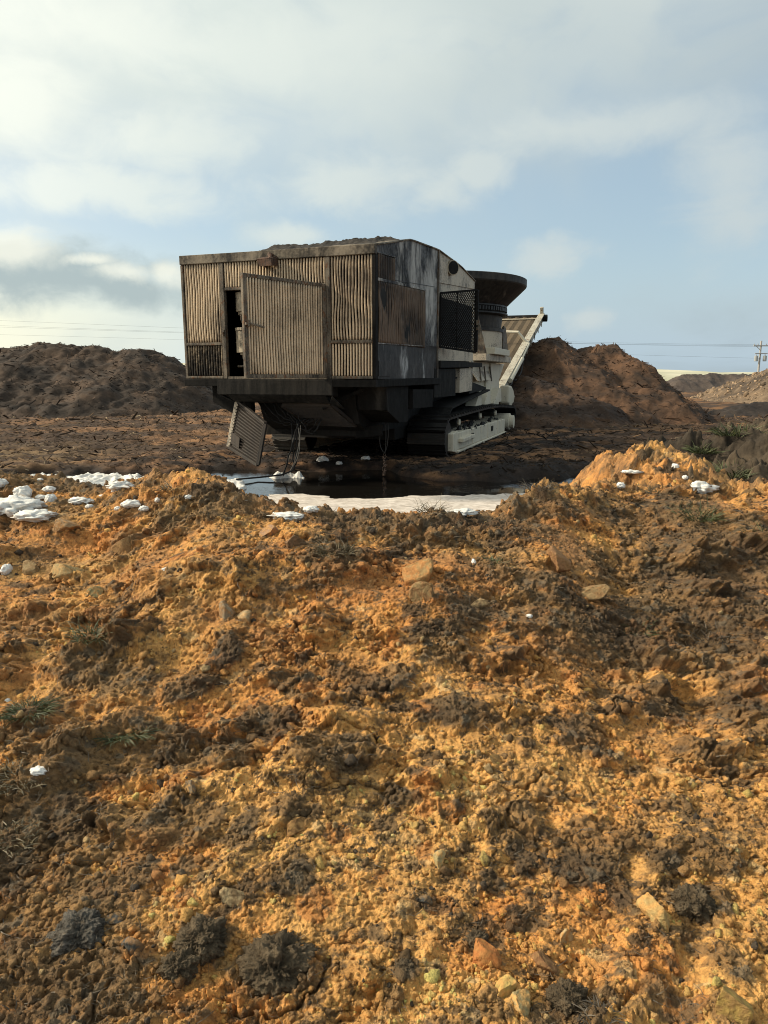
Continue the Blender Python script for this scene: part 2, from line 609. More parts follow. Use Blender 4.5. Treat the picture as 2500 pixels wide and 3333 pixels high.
th = np.linspace(R(-62), R(62), 620)
dd = np.geomspace(5.2, 75, 700)
TH, DD = np.meshgrid(th, dd)
X, Y = DD * np.sin(TH), DD * np.cos(TH)
Z, wet, mt, ms = pad_h(X, Y)
Z = Z + 0.012 * fbm(X * 14, Y * 14, 3, 44) * (1 - wet)
Z = Z - 0.5 * sstep(DD, 66, 75)
n1 = fbm(X * 0.22, Y * 0.5, 4, 51)
n2 = fbm(X * 2.1, Y * 3.0, 4, 57)
red = sstep(n1 + 0.35 * n2, -0.25, 0.55)
C = np.array([0.058, 0.037, 0.025]) * (1 - red[..., None]) + np.array([0.175, 0.095, 0.048]) * red[..., None]
tan = sstep(X, -3.6, -6.8) * sstep(Y, 15.5, 11.8) * sstep(n2, -0.5, 0.4)
C = C * (1 - 0.7 * tan[..., None]) + np.array([0.17, 0.115, 0.06]) * 0.7 * tan[..., None]
# blacker mulch round the machine and puddle, reaching farther on the right
black_f = np.maximum(sstep(mt, -3.2, -1.6) * sstep(mt, 6.0, 2.6) * sstep(ms, 13.5, 8.5), sstep(Y, 12.6, 11.2) * sstep(X, -4.8, -3.6))
black_f = np.maximum(black_f * sstep(n2 + 0.5 * n1, 0.9, -0.3), sstep(wet, 0.05, 0.5))
C = C * (1 - 0.86 * black_f[..., None]) + np.array([0.012, 0.010, 0.010]) * 0.86 * black_f[..., None]
C = C * (1 + 0.35 * n2[..., None])
pad = mesh_np('mulch_yard', np.stack([X, Y, Z], -1).reshape(-1, 3), grid_faces(*X.shape), M['pad'], attrs={'soil': C.reshape(-1, 3)})
tag(pad, kind='structure')

# black water standing in the puddle
wm, wt, wb = new_mat('oily_black_water')
wb.inputs['Base Color'].default_value = (0.008, 0.007, 0.006, 1)
wb.inputs['Roughness'].default_value = 0.03
wb.inputs['IOR'].default_value = 1.36
wP = wt.node('ShaderNodeNewGeometry').outputs['Position']
wbp = wt.node('ShaderNodeBump')
wbp.inputs['Strength'].default_value = 0.22
wbp.inputs['Distance'].default_value = 0.02
ripple_zone = wt.step(wt.noise(wP, 0.9, 2, 0.5), 0.42, 0.62)
wt.put(wbp.inputs['Height'], wt.math('MULTIPLY', wt.noise(wt.scale(wP, (9.0, 16.0, 9.0)), 1.0, 3, 0.55), wt.math('ADD', wt.math('MULTIPLY', ripple_zone, 0.9), 0.06)))
wt.l.new(wbp.outputs[0], wb.inputs['Normal'])
WX, WY = np.meshgrid(np.linspace(-7, 4, 60), np.linspace(5.6, 11.9, 40))
tag(mesh_np('water', np.stack([WX, WY, np.zeros_like(WX)], -1).reshape(-1, 3), grid_faces(*WX.shape), wm), kind='structure')

# ------------------------------------------------------------------ the berm of dug soil in front
CPX = np.array([-900, -300, 0, 90, 200, 300, 390, 470, 560, 690, 770, 850, 930, 1000, 1100, 1200, 1300, 1400, 1500, 1600, 1690, 1740, 1810, 1900, 1960, 2050, 2300, 2420, 2600, 3300])
CPY = np.array([1590, 1570, 1560, 1562, 1585, 1608, 1590, 1570, 1565, 1556, 1590, 1640, 1640, 1662, 1668, 1680, 1685, 1672, 1680, 1668, 1650, 1605, 1580, 1576, 1560, 1545, 1545, 1550, 1560, 1590])
CDY = np.array([5.6, 5.6, 5.6, 5.6, 5.5, 5.4, 5.3, 5.2, 5.1, 4.9, 4.7, 4.6, 4.5, 4.5, 4.5, 4.5, 4.5, 4.5, 4.5, 4.6, 4.7, 4.8, 5.0, 5.2, 5.4, 5.8, 5.8, 5.8, 5.8, 5.8])
CU = (CPX - 1250) / FPX / math.cos(PITCH)          # x / y of the crest
CZ = np.array([EYE + ray_dir(px, py).z / ray_dir(px, py).y * d for px, py, d in zip(CPX, CPY, CDY)])
CPY = CPY + np.where((CPX > 830) & (CPX < 1700), -13, np.where(CPX < 700, -18, 2))
CZ = np.array([EYE + ray_dir(px, py).z / ray_dir(px, py).y * d for px, py, d in zip(CPX, CPY, CDY)])
CU = np.array([ray_dir(px, py).x / ray_dir(px, py).y for px, py in zip(CPX, CPY)])
PT = np.array([0.0, 0.3, 0.42, 0.56, 0.72, 0.86, 0.95, 1.0, 1.04, 1.11, 1.20, 1.30, 1.7])
PF = np.array([-0.06, -0.03, 0.03, 0.16, 0.43, 0.76, 0.94, 1.0, 0.93, 0.62, 0.15, -0.20, -0.5])


def smooth_interp(x, xp, fp):
    k = np.linspace(-0.03, 0.03, 5)
    return sum(np.interp(x + q, xp, fp) for q in k) / 5


def berm_base(x, y):
    y = np.maximum(y, 0.05)
    u = x / y
    yc = smooth_interp(u, CU, CDY)
    zc = smooth_interp(u, CU, CZ) - 0.035
    t = y / yc
    z = zc * np.interp(t, PT, PF)
    # the fresh orange heap on the right and the shoulder beside it
    q = 1.0 - (np.abs((x - 2.52) / 0.88) ** 2.1 + np.abs((y - 6.55) / 1.3) ** 2)
    z = np.maximum(z, np.where(q > 0, 0.80 * np.maximum(q, 1e-6) ** 0.66, -1.0))
    z = z + 0.05 * np.exp(-((x - 0.0) / 0.7) ** 2 - ((y - 3.05) / 0.35) ** 2) + 0.06 * np.exp(-((x + 1.1) / 0.4) ** 2 - ((y - 3.5) / 0.3) ** 2)
    return z


def spot(px, py, lift=0.0):
    """the place on the berm seen at a photo pixel"""
    d = ray_dir(px, py)
    tt = np.linspace(1.2, 9.0, 1600)
    g = berm_base(d.x * tt, d.y * tt) + 0.035
    below = np.nonzero(EYE + d.z * tt < g)[0]
    k = below[0] if len(below) else np.argmin(EYE + d.z * tt - g)
    return d.x * tt[k], d.y * tt[k]


DARK = [(1950, 2060, 420, 70), (2300, 1960, 260, 110), (60, 2640, 230, 200), (330, 2700, 240, 80), (90, 2930, 240, 170), (330, 2900, 130, 120), (150, 3180, 300, 150), (420, 3240, 150, 60), (300, 2450, 240, 70), (2350, 1800, 170, 130), (2300, 2080, 160, 90), (1090, 1820, 75, 60), (1010, 1640, 90, 40), (1200, 1695, 150, 45), (1420, 1705, 120, 55), (1600, 1700, 120, 60), (1750, 1630, 110, 60), (1627, 1739, 60, 50),
        (1717, 1664, 60, 50), (1755, 1927, 85, 60), (2139, 1822, 95, 60), (2184, 1957, 100, 70), (2267, 1700, 110, 110), (2365, 1927, 150, 130), (2455, 1760, 60, 90),
        (1438, 2055, 80, 55), (1610, 1845, 40, 40), (2080, 2055, 70, 50), (1288, 1724, 60, 50), (330, 2120, 100, 80), (430, 2215, 70, 60), (130, 2330, 80, 70),
        (420, 2370, 85, 55), (226, 2437, 120, 70), (543, 2414, 90, 55), (754, 2422, 80, 45), (1085, 2440, 130, 60), (867, 2324, 80, 40), (75, 2540, 120, 90),
        (40, 2663, 90, 80), (565, 2603, 60, 45), (678, 2648, 60, 50), (799, 2656, 50, 40), (957, 2603, 60, 40), (738, 2098, 45, 40), (36, 2808, 90, 110),
        (90, 2940, 90, 60), (265, 3020, 75, 60), (337, 2850, 65, 45), (464, 2808, 60, 60), (90, 3050, 80, 60), (120, 3240, 170, 70), (230, 3290, 130, 50),
        (670, 3025, 60, 50), (585, 3110, 45, 50), (892, 3092, 95, 75), (950, 2810, 85, 55), (603, 2790, 35, 40), (1928, 2713, 95, 60), (2041, 2690, 90, 45),
        (2230, 2743, 120, 55), (1890, 2780, 50, 40), (2260, 2909, 60, 45), (2365, 3090, 50, 60), (1695, 2638, 60, 60), (1551, 3022, 40, 35), (1318, 3105, 28, 25),
        (1378, 2894, 30, 25), (1853, 3203, 55, 50), (1770, 3263, 45, 40), (2388, 3278, 55, 50), (2124, 3180, 35, 30), (1589, 3218, 45, 45), (1913, 3278, 50, 45),
        (1490, 3308, 70, 35), (700, 1620, 170, 45), (950, 1640, 60, 40), (180, 1575, 220, 45), (2100, 1700, 60, 50), (2330, 2150, 90, 60), (1290, 2560, 60, 35),
        (2430, 2300, 90, 70), (1900, 2380, 80, 50), (1480, 2300, 90, 45), (2300, 2420, 80, 45), (1180, 2200, 60, 40), (620, 2230, 60, 40), (2170, 2260, 70, 40)]
DSP = []
for px, py, rx, ry in DARK:
    x, y = spot(px, py)
    x1, _ = spot(px + rx, py)
    ya, yb = spot(px, py - ry)[1], spot(px, py + ry)[1]
    DSP.append((x, y, max(0.03, abs(x1 - x)), min(0.5, max(0.03, abs(ya - yb) / 2))))

YEL = [(1250, 2700, 700, 260), (1900, 3100, 500, 240), (900, 2780, 200, 120), (2200, 3120, 200, 120), (300, 1950, 300, 150), (150, 1900, 200, 100), (2150, 1500, 160, 60), (1500, 2760, 200, 140), (300, 2250, 160, 80)]
ORG = [(700, 2260, 150, 45), (1850, 2950, 200, 120), (2050, 3050, 120, 90), (800, 2340, 150, 40), (300, 1750, 80, 40), (1600, 3060, 120, 60), (520, 2800, 120, 80), (700, 3230, 160, 60), (1250, 1900, 250, 90)]


def patch_list(L):
    out = []
    for px, py, rx, ry in L:
        x, y = spot(px, py)
        out.append((x, y, abs(spot(px + rx, py)[0] - x), max(0.05, abs(spot(px, py - ry)[1] - spot(px, py + ry)[1]) / 2)))
    return out


def field(x, y, L, wob, p=1.0):
    f = np.zeros_like(x)
    for cx, cy, rx, ry in L:
        m = (np.abs(x - cx) < 2.2 * rx) & (np.abs(y - cy) < 2.2 * ry)
        if not m.any(): continue
        q = np.sqrt(((x[m] - cx) / rx) ** 2 + ((y[m] - cy) / ry) ** 2) + wob[m]
        f[m] = np.maximum(f[m], np.clip(1.55 - q * p, 0, 1))
    return np.clip(f * 1.5, 0, 1)


th = np.concatenate([np.linspace(R(-64), R(-33), 150, endpoint=False), np.linspace(R(-33), R(33), 860), np.linspace(R(33), R(64), 151)[1:]])
dd = np.concatenate([np.linspace(0.25, 1.1, 24, endpoint=False), np.geomspace(1.1, 9.0, 930)])
TH, DD = np.meshgrid(th, dd)
X, Y = DD * np.sin(TH), DD * np.cos(TH)
def billow(x, y, octs, seed, gain=0.5):
    o, a, f = 0.0, 1.0, 1.0
    for k in range(octs):
        o = o + a * (np.abs(perlin(x * f + 4.1 * k, y * f - 2.7 * k, seed + k)) * 2 - 0.55)
        a *= gain
        f *= 2.1
    return o


wx = X + 0.06 * fbm(X * 4, Y * 4, 4, 11) + 0.016 * fbm(X * 16, Y * 16, 3, 13)
wy = Y + 0.06 * fbm(X * 4 + 40, Y * 4, 4, 17) + 0.016 * fbm(X * 16 + 9, Y * 16, 3, 19)
vx = X + 0.012 * fbm(X * 14, Y * 14, 3, 14) + 0.006 * fbm(X * 45, Y * 45, 2, 15)
vy = Y + 0.012 * fbm(X * 14 + 5, Y * 14, 3, 16) + 0.006 * fbm(X * 45 + 5, Y * 45, 2, 18)
wob = 0.46 * fbm(X * 4.2, Y * 5.5, 6, 23, 0.68)
dark = field(X, Y, DSP, wob)
broad = fbm(X * 1.4, Y * 1.9, 5, 61, 0.55)
dark = np.maximum(dark, sstep(broad + 0.45 * fbm(X * 9, Y * 9, 3, 67), 0.52, 0.85))
c40, i40 = clods(wx, wy * 1.2, 0.42, 401, 0.75, 2.2)
c20, i20 = clods(wx, wy * 1.15, 0.21, 411, 0.68, 2.4)
c10, i10 = clods(vx, vy * 1.1, 0.105, 421, 0.66, 2.4)
c05, i05 = clods(vx, vy, 0.050, 431, 0.6, 2.4)
c25, i25 = clods(X + 0.006 * fbm(X * 40, Y * 40, 2, 3), Y + 0.006 * fbm(X * 40 + 3, Y * 40, 2, 4), 0.026, 441, 0.7, 2.2)
lumpy = sstep(fbm(X * 1.5, Y * 1.9, 4, 71, 0.6) + 0.05, -0.30, 0.42)
steep = sstep(DD, 2.0, 3.2)
# smears left by the bucket low on the slope: fewer lumps, faint straight drag marks
track = sstep(fbm(X * 0.8 + 3, Y * 0.8, 2, 77), 0.0, 0.45) * (1 - steep)
grit = 0.45 + 0.55 * sstep(fbm(X * 2.7, Y * 3.1, 3, 73), -0.4, 0.4)
hgt = (0.085 * fbm(X * 1.15, Y * 1.5, 4, 81, 0.45) * (0.45 + 0.9 * steep)
       + 0.62 * c40 * (0.25 + 0.85 * steep) * (0.15 + 0.85 * lumpy)
       + 0.62 * c20 * (0.12 + 0.88 * lumpy) * (1 - 0.6 * track)
       + 0.50 * c10 * (0.15 + 0.85 * lumpy) * (1 - 0.6 * track)
       + 0.32 * c05 * (0.3 + 0.7 * lumpy) * grit + 0.34 * c25 * grit + 0.0035 * fbm(X * 48, Y * 48, 3, 89, 0.7)
       + 0.012 * billow(X * 9, Y * 9, 3, 86, 0.55) * lumpy + 0.0042 * billow(X * 34, Y * 34, 3, 87, 0.6)
       + 0.010 * fbm(X * 11, Y * 11, 5, 83, 0.6)
       - 0.030 * sstep(np.abs(fbm(X * 2.6, Y * 3.2, 4, 151, 0.55)), 0.09, 0.0) * lumpy - 0.010 * sstep(np.abs(fbm(X * 8, Y * 9, 3, 153, 0.55)), 0.10, 0.0))
drag = perlin(X * 6.0 - Y * 4.0, Y * 0.6 + X * 0.3, 88) + 0.5 * perlin(X * 13.0 - Y * 8.0, Y * 0.9, 89)
hgt = hgt + 0.026 * drag * (1 - steep) * (0.5 + 0.8 * track)
fib = ridged(X * 7 + 0.5 * perlin(X * 5, Y * 5, 2), Y * 9, 4, 97)
hgt = hgt + dark * (0.020 + 0.008 * fib + 0.008 * fbm(X * 26, Y * 26, 3, 98, 0.6)) * sstep(DD, 0.8, 2.4) * (0.7 + 0.5 * steep)
Z0 = berm_base(X, Y)
fade = sstep(Z0, -0.25, 0.0)
hgt = hgt - np.interp(X / Y, np.linspace(-0.7, 0.7, 15), [np.percentile(hgt[(np.abs(X / Y - u) < 0.06) & (DD > 3.6) & (DD < 5.2)], 60) for u in np.linspace(-0.7, 0.7, 15)]) * sstep(DD, 2.0, 4.0)
HUMP = sstep(np.hypot((X - 2.55) / 1.1, (Y - 6.4) / 1.3), 1.0, 0.6)
BT_ = Y / smooth_interp(X / np.maximum(Y, 0.05), CU, CDY)
disp = hgt * (0.25 + 0.75 * fade) * (1 - 0.55 * sstep(BT_, 0.80, 0.96) ) * (1 - 0.3 * HUMP)
disp = disp + sstep(BT_, 0.82, 0.95) * sstep(BT_, 1.2, 1.05) * (0.45 * c10 + 0.35 * c20 + 0.4 * c05 + 0.012 * billow(X * 12, Y * 12, 4, 165, 0.6) - 0.02)
disp = disp + HUMP * (0.4 * c20 + 0.4 * c10 + 0.4 * c05 + 0.022 * billow(X * 7, Y * 7, 4, 161, 0.6) + 0.05 * fbm(X * 3, Y * 3, 3, 163) - 0.04)
BT = Y / smooth_interp(X / np.maximum(Y, 0.05), CU, CDY)
e_ = 0.14
slump = sstep(BT, 0.22, 0.36) * sstep(BT, 1.0, 0.90)
gx_ = 0.30 * fbm(X * 3, Y * 3, 3, 141)
gy_ = slump * (0.85 + 0.55 * sstep(BT, 0.45, 0.85)) + 0.25 * fbm(X * 3 + 8, Y * 3, 3, 143)
nl = np.sqrt(1 + gx_ ** 2 + gy_ ** 2)
XD, YD = X - gx_ / nl * disp, Y - gy_ / nl * disp
Z = Z0 + 0.035 + disp / nl - 0.045 * sstep(DD, 4.0, 2.0)
# albedo: ochre, orange and straw soils mixed lump by lump, dark topsoil in patches
yel = np.clip(field(X, Y, patch_list(YEL), wob, 0.9) * 0.6 + sstep(fbm(X * 1.2 + 9, Y * 1.5, 4, 101), 0.0, 0.7) * 0.5, 0, 1)
org = np.clip(field(X, Y, patch_list(ORG), wob, 0.9) * 0.75 + sstep(fbm(X * 1.8 + 5, Y * 2.2, 4, 103), 0.15, 0.8) * 0.5, 0, 1)
C = np.zeros(X.shape + (3,))
C[:] = (0.47, 0.245, 0.076)
lerp = lambda C, c, f: C * (1 - f[..., None]) + np.array(c) * f[..., None]
C = lerp(C, (0.59, 0.335, 0.112), yel * (0.35 + 0.65 * i10))
C = lerp(C, (0.50, 0.190, 0.046), org * (0.4 + 0.6 * i20))
C = lerp(C, (0.47, 0.32, 0.15), sstep(i05, 0.80, 0.92) * 0.75)
C = lerp(C, (0.31, 0.115, 0.034), sstep(i10, 0.2, 0.1) * 0.6)
C = lerp(C, (0.235, 0.128, 0.052), sstep(fbm(X * 3 + 2, Y * 4, 5, 107, 0.62), -0.1, 0.7) * (0.30 + 0.38 * sstep(DD, 2.0, 3.4)))
C = lerp(C, (0.36, 0.150, 0.048), sstep(DD, 2.3, 3.6) * sstep(fbm(X * 1.6 + 12, Y * 2.1, 4, 108), -0.5, 0.4) * 0.55)
C = lerp(C, (0.15, 0.098, 0.055), sstep(DD, 3.0, 4.3) * sstep(fbm(X * 2.2 + 7, Y * 3, 4, 109), -0.35, 0.5) * 0.55)
brn = sstep(fbm(X * 2.0 + 31, Y * 2.4, 4, 121) + 0.5 * fbm(X * 20, Y * 20, 3, 122), -0.5, 0.7)[..., None]
dk = np.array([0.066, 0.050, 0.034]) * (1 - brn) + np.array([0.175, 0.115, 0.060]) * brn
dmix = np.clip(dark * 1.5 - 0.42 + 0.55 * fbm(X * 13, Y * 15, 5, 123, 0.7) + 0.5 * (i10 - 0.4), 0, 0.90) * (0.70 + 0.30 * sstep(fbm(X * 2.2 + 50, Y * 2.8, 5, 127, 0.65), -0.35, 0.25))
dmix = np.maximum(dmix, 0.85 * sstep(fbm(X * 3.4 + 3, Y * 5.0, 6, 124, 0.74), 0.30, 0.85))
dmix = np.maximum(dmix, 0.8 * sstep(fbm(X * 17 + 3, Y * 19, 5, 125, 0.74) + 0.35 * fbm(X * 1.3, Y * 1.7, 3, 126), 0.40, 0.80))
speck = sstep(i05, 0.10, 0.04) * 0.7
dmix = np.maximum(dmix, speck)
C = C * (1 - dmix[..., None]) + dk * dmix[..., None]
C = lerp(C, (0.125, 0.10, 0.070), dark * sstep(i05, 0.6, 0.8) * 0.7)
C = C * (1.40 - 0.34 * dmix[..., None]) * (0.86 + 0.28 * i25[..., None]) * (1 + 0.20 * fbm(X * 24, Y * 24, 4, 113, 0.7)[..., None])
BERM_GRID = (th, dd, Z)
berm = mesh_np('soil_berm', np.stack([XD, YD, Z], -1).reshape(-1, 3), grid_faces(*X.shape), M['berm'], attrs={'soil': np.clip(C, 0.004, 1).reshape(-1, 3)})
tag(berm, 'long bank of freshly dug orange and dark brown soil filling the foreground', 'soil bank')
berm['kind'] = 'structure'


def look(arr, x, y):
    d, t = np.hypot(x, y), np.arctan2(x, y)
    i = np.clip(np.searchsorted(dd_b, d), 0, len(dd_b) - 1)
    j = np.clip(np.searchsorted(th_b, t), 0, len(th_b) - 1)
    return arr[i, j]


th_b, dd_b = th, dd
BZ, BC, BDK, BX_, BY_ = Z, np.clip(C, 0.004, 1), dmix, XD, YD


def berm_z(x, y):
    return float(look(BZ, np.array([x]), np.array([y]))[0])


def berm_pt(x, y):
    """the point of the finished (displaced) bank above the plan position x, y"""
    a = (np.array([x]), np.array([y]))
    return float(look(BX_, *a)[0]), float(look(BY_, *a)[0]), float(look(BZ, *a)[0])


# loose crumbs: small broken lumps lying on the bank (far too many to count)
def ico(sub):
    bm = bmesh.new()
    bmesh.ops.create_icosphere(bm, subdivisions=sub, radius=1.0)
    bm.verts.ensure_lookup_table()
    v = np.array([q.co[:] for q in bm.verts])
    f = np.array([[q.index for q in p.verts] for p in bm.faces])
    bm.free()
    return v, f


def lump_shapes(sub, n, amp, seed):
    v, f = ico(sub)
    out = []
    r = np.random.default_rng(seed)
    for k in range(n):
        ax = r.normal(size=(5, 3))
        ax /= np.linalg.norm(ax, axis=1)[:, None]
        w = v.copy()
        for a in ax:                                    # cut facets
            h = r.uniform(0.55, 0.9)
            d = w @ a
            w = np.where((d > h)[:, None], w - (d - h)[:, None] * a, w)
        w = w * (1 + amp * r.uniform(-1, 1, (len(v), 1)))
        out.append(w)
    return out, f


def rand_rot(n, r):
    q = r.normal(size=(n, 4))
    q /= np.linalg.norm(q, axis=1)[:, None]
    w, x, y, z = q.T
    return np.stack([np.stack([1 - 2 * (y * y + z * z), 2 * (x * y - z * w), 2 * (x * z + y * w)], -1),
                     np.stack([2 * (x * y + z * w), 1 - 2 * (x * x + z * z), 2 * (y * z - x * w)], -1),
                     np.stack([2 * (x * z - y * w), 2 * (y * z + x * w), 1 - 2 * (x * x + y * y)], -1)], 1)


def scatter(name, pos, size, col, shapes, faces, mat, flat=False, r=rng):
    n = len(pos)
    rot = rand_rot(n, r)
    which = r.integers(0, len(shapes), n)
    S = np.array(shapes)[which]
    sc = size[:, None] * r.uniform(0.6, 1.15, (n, 3))
    S = S * sc[:, None, :]
    Vv = np.einsum('nij,nkj->nki', rot, S) + pos[:, None, :]
    k = S.shape[1]
    Ff = faces[None] + (np.arange(n) * k)[:, None, None]
    return mesh_np(name, Vv.reshape(-1, 3), Ff.reshape(-1, 3), mat, smooth=not flat, attrs={'soil': np.repeat(col, k, 0)})


def berm_points(n, r, dmin=1.15, dmax=6.6, half=40):
    """roughly even over the picture: denser close to the eye"""
    d = np.exp(r.uniform(math.log(dmin), math.log(dmax), n))
    t = r.uniform(R(-half), R(half), n)
    return d * np.sin(t), d * np.cos(t), d


N = 25000
x, y, d = berm_points(N, rng)
size = 0.0027 * d ** 0.7 * np.exp(rng.normal(0, 0.55, N)) + 0.0015
size = np.minimum(size, 0.024)
clump = fbm(x * 2.5, y * 2.5, 3, 131)
keep = clump + rng.uniform(-0.6, 0.6, N) > -0.25
x, y, size = x[keep], y[keep], size[keep]
zz = look(BZ, x, y)
cc = look(BC, x, y) * rng.uniform(0.82, 1.14, (len(x), 1))
sw = rng.uniform(size=len(x)) < 0.03
cc[sw] = np.array([0.075, 0.058, 0.042])
sw2 = rng.uniform(size=len(x)) < 0.02
cc[sw2] = np.array([0.42, 0.29, 0.14])
shp, fc = lump_shapes(2, 16, 0.32, 3)
tag(scatter('soil_crumbs', np.stack([look(BX_, x, y), look(BY_, x, y), zz + size * 0.15], -1), size, np.clip(cc, 0.01, 0.6), shp, fc, M['berm']), kind='stuff',
    label='crumbs and small lumps of loose soil lying all over the bank', cat='soil crumbs')

# ------------------------------------------------------------------ mulch heaps behind


def heap(name, label, ridge, ax, ay, x0, x1, y0, y1, nx, ny, colA, colB, seed, rough=0.16, cat='mulch pile', face=1.0, group=None, base=-0.1, lumps=0.3, red_bias=0.0, knobs=0.0):
    """a loose heap: the envelope of slopes falling from a ridge line"""
    gx, gy = np.meshgrid(np.linspace(x0, x1, nx), np.linspace(y0, y1, ny))
    wx = gx + 0.35 * fbm(gx * 0.5, gy * 0.4, 3, seed)
    wy = gy + 0.6 * fbm(gx * 0.4 + 7, gy * 0.3, 3, seed + 9)
    pts = np.array(ridge, float)
    seg = []
    for a, b in zip(pts[:-1], pts[1:]):
        for k in np.linspace(0, 1, 6, endpoint=False): seg.append(a + (b - a) * k)
    seg.append(pts[-1])
    z = np.full(gx.shape, -5.0)
    for px, py, h in seg:
        sy = np.where(wy < py, ay, ay * 1.3)
        dist = np.sqrt(((wx - px) * ax) ** 2 + ((wy - py) * sy) ** 2 + 0.02)
        z = np.maximum(z, h - dist * (1 - 0.10 * np.minimum(dist, 3) / 3))
    flank = sstep(z, base - 0.3, 0.5)
    gully = ridged(gx * 0.8 + 0.3 * perlin(gx, gy, seed), gy * 0.25, 4, seed + 21) - 0.5
    c, ci = clods(gx + 0.15 * fbm(gx * 2, gy * 2, 2, seed), gy, 0.8, seed + 31, 0.6)
    c2, _ = clods(gx, gy, 0.28, seed + 41, 0.7)
    z = z + flank * (rough * fbm(gx * 0.7, gy * 0.6, 5, seed + 2) + 0.10 * gully + lumps * 0.5 * c + lumps * 0.9 * c2 + 0.03 * fbm(gx * 5, gy * 5, 3, seed + 4))
    if knobs:
        k1, _ = clods(gx + 0.05 * fbm(gx * 5, gy * 5, 3, 1), gy + 0.05 * fbm(gx * 5 + 5, gy * 5, 3, 2), 0.30, seed + 61, 0.8)
        k2, _ = clods(gx + 0.02 * fbm(gx * 12, gy * 12, 3, 1), gy, 0.12, seed + 71, 0.8)
        z = z + flank * knobs * (0.9 * k1 + 0.9 * k2 + 0.02 * billow(gx * 8, gy * 8, 4, seed + 81, 0.6) + 0.05 * fbm(gx * 2, gy * 2, 4, seed + 83))
    z = np.where(z < base, base - 0.1, z)
    n = fbm(gx * 0.5, gy * 0.35 + z, 4, seed + 51) + 0.5 * fbm(gx * 2.2, gy * 1.4, 4, seed + 53)
    f = sstep(n + red_bias, -0.6, 0.8)[..., None]
    C = np.array(colA) * (1 - f) + np.array(colB) * f
    C = C * (1 + 0.3 * fbm(gx * 4, gy * 3, 3, seed + 55)[..., None])
    o = mesh_np(name, np.stack([gx, gy, z], -1).reshape(-1, 3), grid_faces(*gx.shape), M['heap'], attrs={'soil': np.clip(C, 0.004, 1).reshape(-1, 3)})
    tag(o, label, cat, group)
    HEAPS.append((gx, gy, z, C))
    return o


HEAPS = []
heap('mulch_pile', 'long dark brown mulch pile under the bright sky, at the left behind the machine',
     [(-30, 31, 3.0), (-18, 31, 2.72), (-16, 30, 2.72), (-14.2, 30, 2.86), (-12.2, 30, 2.74), (-11.2, 30, 2.5), (-10.1, 30, 2.72), (-9.55, 30, 2.5), (-8.9, 30, 1.85)], 0.80, 0.40,
     -36, -4, 20, 40, 420, 240, (0.030, 0.022, 0.017), (0.066, 0.043, 0.029), 501, 0.13, lumps=0.13)
heap('mulch_pile', 'tall reddish brown mulch pile with a steep right flank, directly behind the conveyor',
     [(1.5, 28, 2.3), (4.0, 27.5, 2.55), (5.3, 27, 2.62), (5.95, 27, 2.84), (6.75, 27, 2.82), (7.4, 27, 2.52), (8.0, 27, 2.66), (8.5, 26.6, 2.60), (8.7, 26.2, 2.35)], 1.08, 0.40,
     -3, 14.5, 17, 38, 380, 300, (0.030, 0.019, 0.013), (0.085, 0.046, 0.026), 541, 0.13, red_bias=0.25, lumps=0.16)
heap('mulch_pile', 'low dark lobe of mulch spilling forward beside the tracks',
     [(3.2, 23, 1.25), (4.6, 22.5, 1.55), (6.0, 22.4, 0.95), (8.0, 22.4, 0.5)], 0.50, 0.34,
     0, 12, 16.5, 28, 240, 180, (0.030, 0.019, 0.014), (0.075, 0.042, 0.024), 571, 0.10, lumps=0.14)
heap('mulch_pile', 'smooth dark grey pile farthest away, in front of the pale field',
     [(23.6, 58, 0.9), (25.2, 60, 1.62), (26.3, 60, 1.58), (27.3, 60, 1.66), (29.5, 60, 1.62), (32, 60, 1.75)], 0.55, 0.45,
     18, 40, 50, 70, 160, 90, (0.060, 0.047, 0.042), (0.085, 0.066, 0.055), 601, 0.08, lumps=0.15)
heap('gravel_pile', 'sunlit stony brown pile rising to the right edge below the utility pole',
     [(18.6, 36, 0.75), (20.1, 36, 1.55), (21.2, 36, 2.4), (23.4, 36, 3.6), (27, 36, 4.6)], 0.62, 0.30,
     10.5, 30, 24, 46, 260, 200, (0.060, 0.045, 0.034), (0.155, 0.110, 0.072), 631, 0.07, cat='gravel pile', lumps=0.16, red_bias=0.2)
heap('mulch_pile', 'low black heap in front of the stony pile at the right',
     [(10.6, 24, 0.25), (11.3, 24, 0.42), (13.5, 24, 0.62), (18, 24, 0.75)], 0.45, 0.30,
     8.5, 20, 19, 29, 200, 130, (0.020, 0.016, 0.015), (0.040, 0.031, 0.026), 661, 0.08)
heap('soil_mound', 'dark lumpy mound of topsoil with green grass behind the fresh orange heap',
     [(3.75, 8.3, 0.62), (4.1, 8.5, 0.84), (4.6, 8.5, 0.97), (6.5, 9.0, 1.1), (8, 9, 0.9)], 0.72, 0.42,
     2.4, 9, 6.4, 12.5, 420, 380, (0.038, 0.030, 0.022), (0.11, 0.080, 0.050), 691, 0.14, cat='soil mound', lumps=0.5, knobs=1.2)

